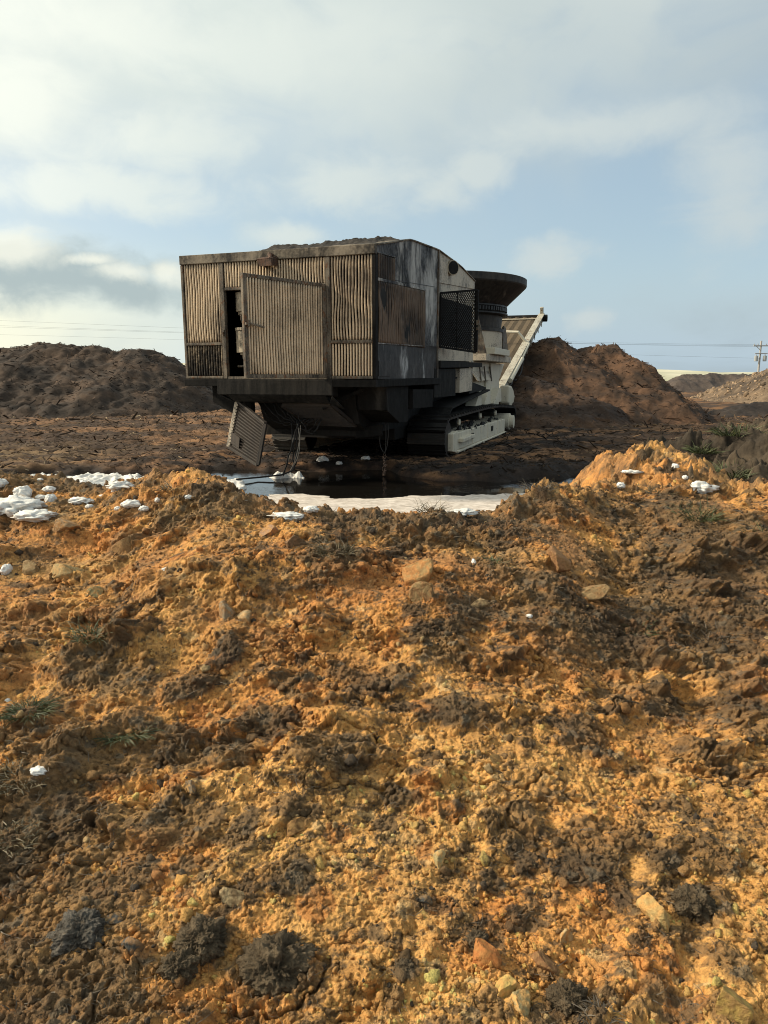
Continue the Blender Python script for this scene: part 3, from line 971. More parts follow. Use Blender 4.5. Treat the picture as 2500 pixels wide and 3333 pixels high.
# ------------------------------------------------------------------ burnt grinder
CREAM = (0.66, 0.60, 0.475)
M['rib'] = metal_mat('scorched_cream_ribs', (0.74, 0.58, 0.405), soot=(0.12, 0.094, 0.073), amount=0.40, rough=0.75, streak=0.35, scale=0.62, pit=0.16, spec=0.25)
M['rib_soot'] = metal_mat('sooty_ribs', (0.50, 0.39, 0.265), soot=(0.022, 0.019, 0.017), amount=0.66, rough=0.7, streak=0.4, seed=2, spec=0.25)
M['rib_side'] = metal_mat('heat_browned_ribs', (0.165, 0.120, 0.090), soot=(0.030, 0.027, 0.026), amount=0.50, rough=0.7, streak=0.15, scale=0.6, spec=0.15, pit=0.15, seed=4)
M['frame'] = metal_mat('smoked_frame_steel', (0.20, 0.165, 0.125), soot=(0.028, 0.024, 0.021), amount=0.52, rust=(0.16, 0.075, 0.035), rust_amt=0.4, rough=0.7, seed=5, scale=2.0, spec=0.3)
M['eave'] = metal_mat('smoked_eave', (0.27, 0.225, 0.17), soot=(0.030, 0.026, 0.022), amount=0.58, light=(0.42, 0.36, 0.27), light_amt=0.15, rough=0.75, seed=6, streak=0.25, spec=0.25)
M['side'] = metal_mat('ash_grey_side', (0.15, 0.15, 0.155), soot=(0.018, 0.018, 0.020), amount=0.58, light=(0.52, 0.50, 0.47), light_amt=0.85, rough=0.72, metallic=0.0, streak=0.22, seed=7, spec=0.14, pit=0.5, scale=0.7)
M['side_low'] = metal_mat('black_side', (0.034, 0.034, 0.037), soot=(0.010, 0.010, 0.011), amount=0.6, light=(0.50, 0.50, 0.50), light_amt=0.50, rough=0.5, streak=0.7, seed=8, spec=0.2)
M['cream'] = metal_mat('cream_paint', CREAM, soot=(0.07, 0.06, 0.05), amount=0.16, rust=(0.20, 0.11, 0.06), rust_amt=0.10, rough=0.6, streak=0.6, seed=9, scale=1.5, pit=0.5)
M['cream_burnt'] = metal_mat('half_burnt_cream', (0.58, 0.495, 0.385), soot=(0.10, 0.088, 0.078), amount=0.38, rough=0.66, streak=0.35, seed=10, scale=1.4, pit=0.7, spec=0.3)
M['black'] = metal_mat('soot_black_steel', (0.016, 0.015, 0.0145), soot=(0.006, 0.006, 0.006), amount=0.5, light=(0.075, 0.068, 0.060), light_amt=0.10, rough=0.8, streak=0.6, seed=11, spec=0.10)
M['dark'] = metal_mat('char_and_shade_black', (0.016, 0.015, 0.014), soot=(0.006, 0.006, 0.006), amount=0.5, rough=0.8, seed=12, spec=0.2)  # charred steel, also the dark sheets that stand in for shade
M['beam'] = metal_mat('sooty_beam', (0.026, 0.024, 0.022), soot=(0.008, 0.008, 0.008), amount=0.55, light=(0.16, 0.135, 0.105), light_amt=0.14, rough=0.8, streak=0.75, seed=13, scale=1.2, spec=0.12)
M['tub'] = metal_mat('smoke_blackened_tub', (0.045, 0.038, 0.031), soot=(0.010, 0.009, 0.009), amount=0.58, light=(0.20, 0.165, 0.13), light_amt=0.10, rough=0.62, seed=14, scale=0.8, spec=0.35)
M['track'] = metal_mat('oily_track_steel', (0.012, 0.011, 0.0105), soot=(0.005, 0.005, 0.005), amount=0.5, rough=0.5, seed=15, scale=2.0, spec=0.4)
M['rail'] = metal_mat('weathered_cream_rail', (0.46, 0.43, 0.35), soot=(0.10, 0.085, 0.07), amount=0.36, rust=(0.16, 0.085, 0.045), rust_amt=0.35, rough=0.65, seed=20, scale=1.8, pit=0.6)
M['track_sunlit'] = metal_mat('sunlit_track_steel', (0.075, 0.066, 0.054), soot=(0.012, 0.011, 0.010), amount=0.45, rough=0.5, seed=18, scale=2.5, spec=0.5)  # lit copy of the track steel: sunlight put into the colour
M['belt'] = plain_mat('ribbed_belt', (0.085, 0.065, 0.047), 0.8, 0.35, 9.0)
M['hose'] = plain_mat('black_hose', (0.015, 0.014, 0.014), 0.45, 0.3, 30)
M['wire'] = plain_mat('bare_wire', (0.30, 0.27, 0.23), 0.4, 0.3, 30, spec=0.6)
M['rust'] = metal_mat('rusty_lamp_shell', (0.12, 0.060, 0.036), soot=(0.03, 0.02, 0.016), amount=0.5, rough=0.8, seed=16, scale=4)
M['canister'] = metal_mat('scorched_canister', (0.48, 0.40, 0.29), soot=(0.04, 0.034, 0.03), amount=0.5, rough=0.6, seed=17, scale=3)

GR = empty('tub_grinder', (MX, MY, 0.0), -YAW)
tag(GR, 'large burnt-out tracked tub grinder with corrugated rear enclosure and open door', 'grinder')


def P(mb, name, mat, parent=None, bevel=0.006, smooth=False, label=None):
    o = mb.build(name, M[mat] if isinstance(mat, str) else mat, parent or GR, bevel, smooth)
    if label: o['label'] = label
    return o


def corr(org, u, v, nrm, w, h, pitch, depth, name, mat, parent=None, warp=0.012, seed=1, hskew=0.0, top2=None):
    """corrugated sheet: ribs run along v; org is the low corner; the sheet edge can rise by hskew along u"""
    u, v, nrm = (np.array(q, float) for q in (u, v, nrm))
    nr = max(2, int(round(w / pitch)))
    prof = [(0.0, -0.1), (0.03, 0.45), (0.09, 0.80), (0.20, 0.97), (0.31, 1.0), (0.42, 0.97), (0.53, 0.80), (0.59, 0.45), (0.62, -0.1)]
    us, hs = [], []
    for k in range(nr):
        for a, b in prof:
            us.append((k + a + 0.19) * w / nr)
            hs.append(b * depth)
    np_ = len(prof)
    us, hs = np.array(us), np.array(hs)
    nv = 22
    vs = np.linspace(0, 1, nv)
    US, VS = np.meshgrid(us, vs)
    edge = np.sin(np.pi * VS) ** 0.7
    off = warp * edge * (fbm(US * 2.2 + seed * 3, VS * h * 1.1 + seed, 3, seed) + 0.35 * perlin(US * 9, VS * h * 2.5, seed + 5))
    bow = warp * 0.9 * edge * fbm(US * 2.0 + seed, VS * h * 1.3, 2, seed + 40)
    inner = np.clip(np.minimum(US, w - US) / 0.06, 0, 1)
    US2 = US + off * inner
    HT = h + hskew * US / w
    Vv = np.array(org, float) + US2[..., None] * u + (VS * HT)[..., None] * v + (np.broadcast_to(hs, US.shape) + bow * inner)[..., None] * nrm
    F_ = grid_faces(nv, len(us)).reshape(nv - 1, len(us) - 1, 4)
    keep_ = np.arange(len(us) - 1) % np_ != np_ - 1
    o = mesh_np(name, Vv.reshape(-1, 3), F_[:, keep_].reshape(-1, 4), M[mat] if isinstance(mat, str) else mat, parent or GR, smooth=True)
    sd = o.modifiers.new('thickness', 'SOLIDIFY')
    sd.thickness = 0.004
    sd.offset = -1
    return o


UX, UZ, NB, NS = (1, 0, 0), (0, 0, 1), (0, -1, 0), (1, 0, 0)
# rear face ---------------------------------------------------------
P(MB().box((-1.452, -0.035, 3.003), (1.455, 0.06, 3.122)), 'eave_beam', 'eave')
P(MB().box((-1.452, -0.02, 1.44), (-1.412, 0.05, 3.0)), 'corner_post', 'frame')
P(MB().box((-0.825, -0.024, 1.44), (-0.765, 0.05, 3.0)), 'frame_post', 'frame')
P(MB().box((0.765, -0.024, 1.44), (0.825, 0.05, 3.0)), 'frame_post', 'frame')
P(MB().box((1.418, -0.026, 1.44), (1.462, 0.07, 3.001)), 'corner_post', 'black')
P(MB().box((-1.41, -0.026, 1.902), (-0.828, 0.03, 1.940)), 'frame_rail', 'frame')
P(MB().box((0.828, -0.026, 1.902), (1.416, 0.03, 1.940)), 'frame_rail', 'frame')
P(MB().box((-1.41, -0.022, 1.44), (-0.828, 0.03, 1.478)), 'sill_rail', 'frame')
P(MB().box((0.828, -0.022, 1.44), (1.416, 0.03, 1.478)), 'sill_rail', 'frame')
P(MB().box((-0.763, -0.018, 2.635), (0.763, 0.04, 2.672)), 'door_lintel', 'frame')
P(MB().box((-0.763, -0.018, 1.432), (0.763, 0.04, 1.47)), 'door_threshold', 'frame')
RP = 0.0415
corr((-1.41, 0.012, 1.942), UX, UZ, NB, 0.58, 1.058, RP, 0.022, 'corrugated_panel', 'rib', seed=11, warp=0.016)
corr((-1.41, 0.012, 1.480), UX, UZ, NB, 0.58, 0.42, RP, 0.022, 'corrugated_panel', 'rib_soot', seed=12, warp=0.006)
corr((-0.763, 0.012, 2.674), UX, UZ, NB, 1.526, 0.327, RP, 0.022, 'corrugated_panel', 'rib', seed=13, warp=0.012)
corr((0.827, 0.012, 1.942), UX, UZ, NB, 0.588, 1.058, 0.0425, 0.022, 'corrugated_panel', 'rib', seed=14, warp=0.02)
corr((0.827, 0.012, 1.480), UX, UZ, NB, 0.588, 0.42, 0.0425, 0.022, 'corrugated_panel', 'rib', seed=15, warp=0.006)
for x0_, x1_, z0_, z1_ in ((-1.41, -0.828, 1.45, 3.0), (-0.762, 0.762, 2.675, 3.0), (0.828, 1.416, 1.45, 3.0)):
    P(MB().box((x0_, 0.031, z0_), (x1_, 0.045, z1_)), 'panel_shade_sheet', 'dark', None, 0)  # dark sheets that paint the shade in the gaps between ribs
# lamp housing under the eave
lm = MB()
lm.prism([(-0.14, 3.0), (0.0, 2.965), (-0.0, 2.90), (-0.10, 2.925)], 'x', -0.115, -0.10)
lm.slab([(-0.16, -0.17, 2.985), (0.075, -0.19, 2.985), (0.075, -0.03, 3.03), (-0.13, -0.03, 3.03)], 0.012)
lm.slab([(-0.115, -0.16, 2.90), (0.075, -0.18, 2.90), (0.075, -0.18, 2.985), (-0.15, -0.165, 2.985)], 0.012)
lm.slab([(0.075, -0.18, 2.90), (0.075, -0.03, 2.92), (0.075, -0.03, 3.03), (0.075, -0.19, 2.985)], 0.012)
lamp = P(lm, 'lamp_housing', 'rust', bevel=0.003)
P(MB().tube([(0.0, -0.03, 3.05), (0.0, -0.10, 3.055), (0.03, -0.13, 3.0)], 0.03, 10), 'lamp_bracket', 'rust', lamp, 0)
# door, swung wide open on its right-hand hinges
DH = Vector((0.752, -0.03, 0))
DF = Vector((0.262, -1.30, 0))
du = (DH - DF).normalized()
dn = Vector((0.933, -0.360, 0)).normalized()
dw = (DH - DF).length
door = MB()
ZB, ZT = 1.455, 2.66


def dp(a, z, n=0.0):
    q = DF + du * a + dn * n
    return (q.x, q.y, z)


def dbar(mb, a0, a1, z0, z1, n0, n1):
    vs = [dp(a, z, n) for n in (n0, n1) for z in (z0, z1) for a in (a0, a1)]
    mb.raw(vs, [(0, 1, 3, 2), (4, 6, 7, 5), (0, 4, 5, 1), (2, 3, 7, 6), (0, 2, 6, 4), (1, 5, 7, 3)])


dbar(door, 0.0, 0.055, ZB, ZT, -0.022, 0.026)
dbar(door, dw - 0.055, dw, ZB, ZT, -0.022, 0.026)
dbar(door, 0.055, dw - 0.055, ZT - 0.042, ZT, -0.022, 0.026)
dbar(door, 0.055, dw - 0.055, ZB, ZB + 0.045, -0.022, 0.026)
dr = P(door, 'door', 'frame')
o_ = dp(0.055, ZB + 0.045, -0.002)
corr(o_, tuple(du), UZ, tuple(dn), dw - 0.11, ZT - ZB - 0.087, 0.0425, 0.024, 'door_sheet', 'rib', dr, seed=21, warp=0.010)
dbk = MB()
dbar(dbk, 0.055, dw - 0.055, ZB + 0.045, ZT - 0.042, -0.020, -0.012)
P(dbk, 'door_shade_sheet', 'dark', dr, 0)  # dark sheet, paints the shade between the door ribs
hb_ = MB()
dbar(hb_, 0.005, 0.10, 2.07, 2.10, 0.027, 0.05)
dbar(hb_, 0.03, 0.05, 2.05, 2.13, 0.027, 0.06)
hb_.bar(dp(0.06, 2.09, 0.055), dp(0.27, 2.055, 0.06), 0.022, 0.022)
P(hb_, 'door_latch', 'frame', dr, 0.003)
for z0 in (1.60, 2.05, 2.46):
    P(MB().tube([(0.765, -0.045, z0), (0.765, -0.045, z0 + 0.11)], 0.018, 10), 'hinge', 'frame', dr, 0)
lk = MB().box((-0.80, -0.045, 2.03), (-0.775, -0.024, 2.11))
lk.tube([(-0.785, -0.05, 2.02), (-0.785, -0.06, 2.08)], 0.012, 8)
P(lk, 'door_catch', 'frame', None, 0.003)
# enclosure shell (behind the ribs)
shell = MB()
shell.slab([(-1.44, 0.08, 1.44), (-1.44, 5.9, 1.44), (-1.44, 5.9, 3.38), (-1.44, 3.1, 3.45), (-1.44, 0.08, 3.10)], 0.02)
shell.box((-1.41, 0.10, 1.42), (1.40, 5.85, 1.45))
shell.box((-1.41, 5.86, 1.46), (1.40, 5.90, 3.36))
P(shell, 'enclosure_wall', 'dark', bevel=0)
blk = MB()
blk.box((-0.70, 0.62, 1.46), (0.9, 0.66, 2.95))
P(blk, 'firewall', 'dark', bevel=0)
# roof: low at the left, humped along the right-hand side
rs = np.linspace(0.0, 6.05, 26)
rt = np.linspace(-1.455, 1.462, 22)
prof = np.interp(rs, [0, 1.5, 3.08, 4.73, 6.05], [3.124, 3.440, 3.545, 3.508, 3.39])
RT, RS_ = np.meshgrid(rt, rs)
k = sstep(RT, -1.5, 1.3)
RZ = (3.128 + 0.03 * RS_) * (1 - k) + prof[:, None] * k + 0.02 * fbm(RT * 1.5, RS_ * 1.2, 3, 77) * np.clip(RS_ / 0.3, 0, 1) * np.clip((1.45 - np.abs(RT)) / 0.2, 0, 1)
rf = mesh_np('roof', np.stack([RT, RS_, RZ], -1).reshape(-1, 3), grid_faces(*RT.shape), M['eave'], GR)
sd = rf.modifiers.new('thickness', 'SOLIDIFY')
sd.thickness = 0.02
sd.offset = -1
# right-hand side: burnt plates and grilles ---------------------------
up = MB()
up.prism([(0.075, 1.935), (3.085, 1.965), (3.085, 3.535), (1.5, 3.43), (0.075, 3.118)], 'x', 1.425, 1.440)
P(up, 'side_panel', 'side', bevel=0)
sm = MB()
sm.prism([(0.83, 2.78), (2.9, 2.92), (2.9, 2.925), (0.83, 2.785)], 'x', 1.4405, 1.446)
sm.prism([(0.80, 2.75), (0.812, 2.75), (0.812, 3.09), (0.80, 3.09)], 'x', 1.4405, 1.448)
P(sm, 'panel_seam', 'side_low', bevel=0)
P(MB().prism([(0.075, 1.44), (3.14, 1.442), (3.085, 1.963), (0.075, 1.933)], 'x', 1.425, 1.443), 'lower_side_panel', 'side_low', bevel=0)
P(MB().prism([(0.12, 1.475), (0.58, 1.475), (0.58, 1.68), (0.12, 1.68)], 'x', 1.4435, 1.452), 'access_plate', 'side_low', bevel=0.003)
P(MB().prism([(0.085, 2.688), (2.34, 2.797), (2.34, 2.822), (0.085, 2.726)], 'x', 1.441, 1.462), 'grille_rail', 'side', bevel=0.003)
P(MB().prism([(0.085, 3.026), (0.815, 3.072), (0.815, 3.085), (0.085, 3.042)], 'x', 1.441, 1.458), 'grille_rail', 'side', bevel=0.003)
P(MB().prism([(0.085, 1.895), (2.34, 1.938), (2.34, 1.950), (0.085, 1.910)], 'x', 1.444, 1.460), 'grille_rail', 'side', bevel=0.003)
P(MB().prism([(2.30, 1.95), (2.335, 1.95), (2.335, 2.797), (2.30, 2.796)], 'x', 1.4405, 1.459), 'grille_post', 'side', bevel=0.003)
P(MB().prism([(0.09, 1.912), (2.30, 1.945), (2.30, 2.79), (0.09, 2.69)], 'x', 1.444, 1.4455), 'grille_shade_sheet', 'dark', None, 0)  # dark sheet giving the grille gaps their shade
P(MB().prism([(0.09, 2.73), (0.80, 2.76), (0.80, 3.07), (0.09, 3.03)], 'x', 1.441, 1.4425), 'grille_shade_sheet', 'dark', None, 0)  # same dark sheet for the gaps of the upper grille
corr((1.448, 0.10, 1.912), (0, 1, 0), UZ, NS, 2.20, 0.775, 0.069, 0.016, 'side_grille', 'rib_side', seed=31, warp=0.05, hskew=0.10)
corr((1.445, 0.10, 2.730), (0, 1, 0), UZ, NS, 0.70, 0.295, 0.072, 0.016, 'side_grille', 'rib_side', seed=32, warp=0.006, hskew=0.03)
# second section of the side: cream panels, exhaust stub, mesh guard
P(MB().prism([(3.09, 1.44), (3.15, 1.44), (3.15, 3.547), (3.09, 3.543)], 'x', 1.41, 1.462), 'frame_post', 'frame', bevel=0.004)
P(MB().prism([(3.152, 3.02), (6.03, 3.225), (6.08, 3.39), (4.73, 3.506), (3.152, 3.545)], 'x', 1.422, 1.440), 'upper_side_panel', 'cream_burnt', bevel=0.003)
P(MB().prism([(3.152, 1.735), (6.0, 1.765), (6.0, 1.975), (3.152, 1.975)], 'x', 1.422, 1.442), 'skirt_panel', 'cream_burnt', bevel=0.003)
P(MB().prism([(3.152, 1.977), (6.0, 1.977), (6.03, 3.222), (3.152, 3.017)], 'x', 1.400, 1.425), 'inner_side_panel', 'cream_burnt', bevel=0.0)
P(MB().prism([(5.94, 1.60), (6.03, 1.60), (6.03, 3.22), (5.94, 3.22)], 'x', 1.41, 1.446), 'frame_post', 'cream_burnt', bevel=0.004)
e0, ed = Vector((1.36, 3.98, 3.36)), Vector((0.80, -0.60, -0.05)).normalized()
stub = P(MB().tube([e0, e0 + ed * 0.20], 0.128, 36), 'exhaust_stub', 'canister', bevel=0.004, smooth=False)
P(MB().tube([e0 + ed * 0.18, e0 + ed * 0.204], 0.112, 32), 'bore_shade_disc', 'dark', stub, 0)  # solid dark disc painting the shade inside the pipe mouth
# mesh guard, hinged at its left edge and standing open
GA, GB = Vector((1.475, 3.17, 0)), Vector((1.93, 3.98, 0))
gz = lambda f: (1.965 - 0.07 * f, 2.85 + 0.12 * f)
gm = MB()
gp = lambda f, q: tuple(GA + (GB - GA) * f + Vector((0, 0, gz(f)[0] * (1 - q) + gz(f)[1] * q)))
gm.bar(gp(0, 0), gp(0, 1), 0.03, 0.03)
gm.bar(gp(1, 0), gp(1, 1), 0.06, 0.05)
gm.bar(gp(0, 0), gp(1, 0), 0.03, 0.035)
gm.bar(gp(0, 1), gp(1, 1), 0.03, 0.035)
gm.bar(gp(0.45, 0), gp(0.45, 1), 0.018, 0.03)
gm.bar(gp(0.3, 0.47), gp(1, 0.47), 0.018, 0.018)
guard = P(gm, 'mesh_guard', 'black', bevel=0.004)
gw = MB()
ncell = 19
for k in range(-ncell, 2 * ncell):
    for sgn in (1, -1):
        pts = []
        for q0, q1 in ((0, 1),):
            # a strand: q = sgn * f * 1.25 + k/ncell
            fs = np.linspace(0, 1, 60)
            qs = sgn * fs * 1.15 + k / ncell * 1.15
            ok = (qs >= 0) & (qs <= 1)
            if ok.sum() >= 2:
                i0, i1 = np.nonzero(ok)[0][[0, -1]]
                gw.bar(gp(fs[i0], qs[i0]), gp(fs[i1], qs[i1]), 0.0125, 0.006)
P(gw, 'wire_mesh', 'black', guard, 0)
P(MB().box((1.93, 3.93, 2.36), (1.99, 3.97, 2.45)).bar((1.95, 3.9, 2.30), (1.99, 3.86, 2.30), 0.02, 0.06), 'guard_latch', 'frame', guard, 0.003)
P(MB().prism([(3.20, 2.0), (5.9, 2.0), (5.9, 2.86), (3.2, 2.80)], 'x', 1.4255, 1.43), 'panel_shadow_sheet', 'dark', None, 0)  # thin dark sheet painting the shadow on the inner side panel
# deck ledges under the enclosure
dk_ = MB()
dk_.box((-1.455, -0.06, 1.338), (-0.90, 0.3, 1.432))
dk_.box((0.86, -0.06, 1.335), (1.475, 0.3, 1.432))
dk_.box((1.20, 0.3, 1.335), (1.475, 3.26, 1.436))
dk_.box((-1.455, 0.3, 1.338), (-1.2, 3.2, 1.432))
P(dk_, 'deck_ledge', 'black', bevel=0.005)
P(MB().prism([(3.16, 1.612), (6.72, 1.655), (6.72, 1.752), (3.16, 1.728)], 'x', 1.25, 1.50), 'deck_ledge', 'beam', bevel=0.005)
bmk = MB()
bmk.prism([(-0.08, 1.430), (0.12, 1.430), (0.12, 1.20), (-0.08, 1.222)], 'x', -0.905, 0.860)
bmk.prism([(-0.079, 1.220), (0.121, 1.198), (0.25, 1.10), (0.06, 1.12)], 'x', -0.74, 0.76)
bmk.slab([(0.76, 0.06, 1.12), (0.95, 0.15, 1.04), (0.95, 0.02, 1.10), (0.859, -0.075, 1.222)], 0.02)
bmk.slab([(-0.903, -0.075, 1.222), (-0.74, 0.0, 1.13), (-0.74, 0.1, 1.11), (-0.903, 0.05, 1.21)], 0.02)
P(bmk, 'rear_beam', 'beam', bevel=0.012)
# underside -----------------------------------------------------------
P(MB().prism([(-1.24, 1.335), (-0.60, 1.335), (-0.60, 0.86), (-0.84, 0.90), (-1.24, 1.10)], 'y', 0.32, 0.44), 'outrigger_plate', 'black', bevel=0.004)
un = MB()
un.prism([(0.45, 1.33), (3.3, 1.33), (3.3, 0.62), (1.1, 0.62), (0.7, 0.80)], 'x', -0.60, 0.95)
un.box((-0.95, 2.4, 0.42), (0.92, 10.2, 1.34))
P(un, 'main_chassis', 'dark', bevel=0.0)
tk = MB()
tk.prism([(0.56, 1.33), (1.575, 1.33), (1.575, 0.785), (1.16, 0.795), (0.56, 1.01)], 'x', 0.97, 1.41)
P(tk, 'hydraulic_tank', 'black', bevel=0.004)
P(MB().prism([(1.70, 1.275), (2.89, 1.25), (2.83, 0.955), (1.69, 0.98)], 'x', 1.15, 1.452), 'battery_box', 'black', bevel=0.004)
P(MB().prism([(2.95, 1.60), (4.47, 1.60), (4.50, 1.10), (2.95, 1.108)], 'x', 1.0, 1.45), 'tool_box', 'beam', bevel=0.004)
P(MB().prism([(4.83, 1.61), (6.0, 1.64), (5.98, 1.165), (4.83, 1.145)], 'x', 1.0, 1.45), 'tool_box', 'cream_burnt', bevel=0.004, label='half burnt cream box under the ledge')
P(MB().box((-0.78, 0.98, 0.585), (0.83, 2.2, 0.755)), 'belly_plate', 'beam', bevel=0.006)
P(MB().slab([(0.78, 1.0, 0.56), (1.2, 1.0, 0.615), (1.22, 1.0, 0.78), (0.80, 1.0, 0.73)], 0.05), 'cross_bracket', 'black', bevel=0.01)
P(MB().bar((0.55, 0.30, 1.03), (1.10, 0.42, 1.29), 0.05, 0.05), 'brace', 'black', bevel=0.004)
# hatch hanging open below the beam, and the panel torn loose beside it


def louvre(name, c, frame_w, pitch_n, mat, label=None):
    """framed ribbed panel on corners TL, TR, BR, BL; ribs run from left to right"""
    TL, TR, BR, BL = (Vector(q) for q in c)
    f = MB()
    f.bar(TL, TR, 0.05, 0.045).bar(TR, BR, 0.05, 0.045).bar(BR, BL, 0.05, 0.045)
    o = P(f, name, 'louvre', bevel=0.004, label=label)
    P(MB().bar(BL, TL, 0.06, 0.07), 'edge_rail', 'cream_burnt' if name == 'torn_panel' else 'louvre', o, 0.004)  # torn panel's pale left rail paints in the sun on that edge
    r = MB()
    nrm = (TR - TL).cross(BL - TL).normalized()
    if nrm.y > 0: nrm = -nrm
    for k in range(pitch_n):
        a, b = (k + 0.15) / pitch_n, (k + 0.70) / pitch_n
        m = (a + b) / 2
        for q0, q1, h0, h1 in ((a, m, 0, .034), (m, b, .034, 0)):
            p0, p1 = TL + (BL - TL) * q0, TR + (BR - TR) * q0
            p2, p3 = TR + (BR - TR) * q1, TL + (BL - TL) * q1
            r.raw([p0 + nrm * h0, p1 + nrm * h0, p2 + nrm * h1, p3 + nrm * h1], [(0, 1, 2, 3)])
    r.slab([TL - nrm * 0.004, TR - nrm * 0.004, BR - nrm * 0.004, BL - nrm * 0.004], 0.002)
    r.build('ribbed_sheet', M[mat], o)
    return o


M['louvre'] = metal_mat('sooty_louvre', (0.040, 0.030, 0.024), soot=(0.014, 0.012, 0.011), amount=0.5, rough=0.65, seed=19, scale=1.6)
louvre('torn_panel', [(-0.715, 0.15, 1.12), (-0.06, -0.25, 0.84), (-0.17, -0.30, 0.275), (-0.86, 0.10, 0.465)], 0.05, 15, 'louvre', 'ribbed panel torn loose, hanging askew under the beam')
P(MB().slab([(-0.80, 0.062, 0.52), (-0.60, -0.06, 0.46), (-0.57, -0.075, 0.62), (-0.775, 0.05, 0.69)], 0.006), 'patch_plate', 'louvre', None, 0)
louvre('underside_hatch', [(-0.05, 0.26, 1.075), (0.69, 0.26, 1.09), (0.86, 0.78, 0.765), (0.11, 0.78, 0.78)], 0.04, 13, 'louvre')
# hoses and wires hanging below
hz = MB()


def droop(mb, a, b, sag, r, n=12, j=0.02):
    a, b = Vector(a), Vector(b)
    pts = []
    for i in range(n + 1):
        f = i / n
        q = a.lerp(b, f)
        q.z -= sag * 4 * f * (1 - f)
        if 0 < i < n: q += Vector((random.uniform(-j, j), random.uniform(-j, j), random.uniform(-j, j)))
        pts.append(q)
    mb.tube(pts, r, 6)


for k in range(7):
    droop(hz, (-0.55 + 0.1 * k, 0.45, 1.1), (0.05 + 0.06 * k, 0.55, 0.86), random.uniform(0.12, 0.32), random.uniform(0.008, 0.016))
for a, b in (((-0.02, 0.45, 0.82), (0.02, 0.42, 0.22)), ((0.09, 0.42, 0.84), (0.06, 0.40, 0.20)), ((0.13, 0.42, 0.84), (-0.10, 0.30, 0.05))):
    droop(hz, a, b, 0.0, 0.012, 9, 0.02)
hz.tube([(0.06, 0.40, 0.22), (0.03, 0.35, 0.12), (-0.12, 0.28, 0.06), (-0.40, 0.10, 0.035), (-0.55, -0.25, 0.05)], 0.013, 6)
P(hz, 'hose_bundle', 'hose', None, 0, smooth=True)
wz = MB()
for a, m, b in (((0.10, 0.40, 0.80), (0.20, 0.38, 0.42), (0.05, 0.36, 0.20)), ((0.02, 0.41, 0.60), (0.0, 0.40, 0.35), (-0.10, 0.36, 0.12)), ((-0.33, 0.42, 0.62), (-0.2, 0.42, 0.50), (-0.02, 0.42, 0.58)),
                ((0.15, 0.40, 0.78), (0.13, 0.38, 0.30), (-0.03, 0.33, 0.08))):
    A, B_, C_ = Vector(a), Vector(m), Vector(b)
    wz = MB().tube([(A * (1 - f) + B_ * f) * (1 - f) + (B_ * (1 - f) + C_ * f) * f for f in np.linspace(0, 1, 12)], 0.006, 5)
    P(wz, 'loose_wire', 'wire', None, 0, smooth=True)
for a, m, b in (((1.19, 1.0, 0.80), (1.10, 1.0, 0.45), (1.22, 1.0, 0.36)), ((1.24, 1.0, 0.80), (1.26, 1.0, 0.5), (1.24, 0.98, 0.34)), ((1.28, 1.0, 0.80), (1.30, 1.0, 0.40), (1.21, 0.98, 0.34))):
    A, B_, C_ = Vector(a), Vector(m), Vector(b)
    wz = MB().tube([(A * (1 - f) + B_ * f) * (1 - f) + (B_ * (1 - f) + C_ * f) * f for f in np.linspace(0, 1, 12)], 0.007, 5)
    P(wz, 'loose_hose', 'hose', None, 0, smooth=True)

# engine bay seen past the door
ef = MB().tube([(-0.56, 0.19, 2.36), (-0.56, 0.19, 2.62)], 0.13, 24)
ef.tube([(-0.56, 0.19, 2.32), (-0.56, 0.19, 2.36)], 0.10, 24)
P(ef, 'air_filter', 'canister', None, 0.006)
ec = MB().tube([(-0.54, 0.17, 1.80), (-0.54, 0.17, 2.10)], 0.15, 28)
ec.tube([(-0.54, 0.17, 2.10), (-0.54, 0.17, 2.14)], 0.16, 28)
ec.tube([(-0.54, 0.17, 1.93), (-0.54, 0.17, 1.945)], 0.156, 28)
ec.tube([(-0.54, 0.17, 1.77), (-0.54, 0.17, 1.80)], 0.10, 24)
P(ec, 'filter_canister', 'canister', None, 0.006)
for k in range(5):
    eh = MB()
    x0 = -0.68 + 0.06 * k
    droop(eh, (x0, 0.26, 2.33), (x0 + random.uniform(-.04, .1), 0.3, 2.15), -0.02, 0.011, 5, 0.012)
    P(eh, 'engine_hose', 'wire', None, 0, smooth=True)
    eh = MB()
    droop(eh, (x0 + 0.03, 0.22, 1.78), (x0 + 0.10 + random.uniform(0, .1), 0.24, 1.62), 0.02, 0.012, 5, 0.012)
    P(eh, 'engine_hose', 'wire', None, 0, smooth=True)
P(MB().box((-0.72, 0.18, 1.60), (-0.2, 0.55, 1.63)).box((-0.66, 0.25, 1.47), (-0.40, 0.5, 1.59)), 'engine_block', 'canister', None, 0.01)

# tracks ---------------------------------------------------------------


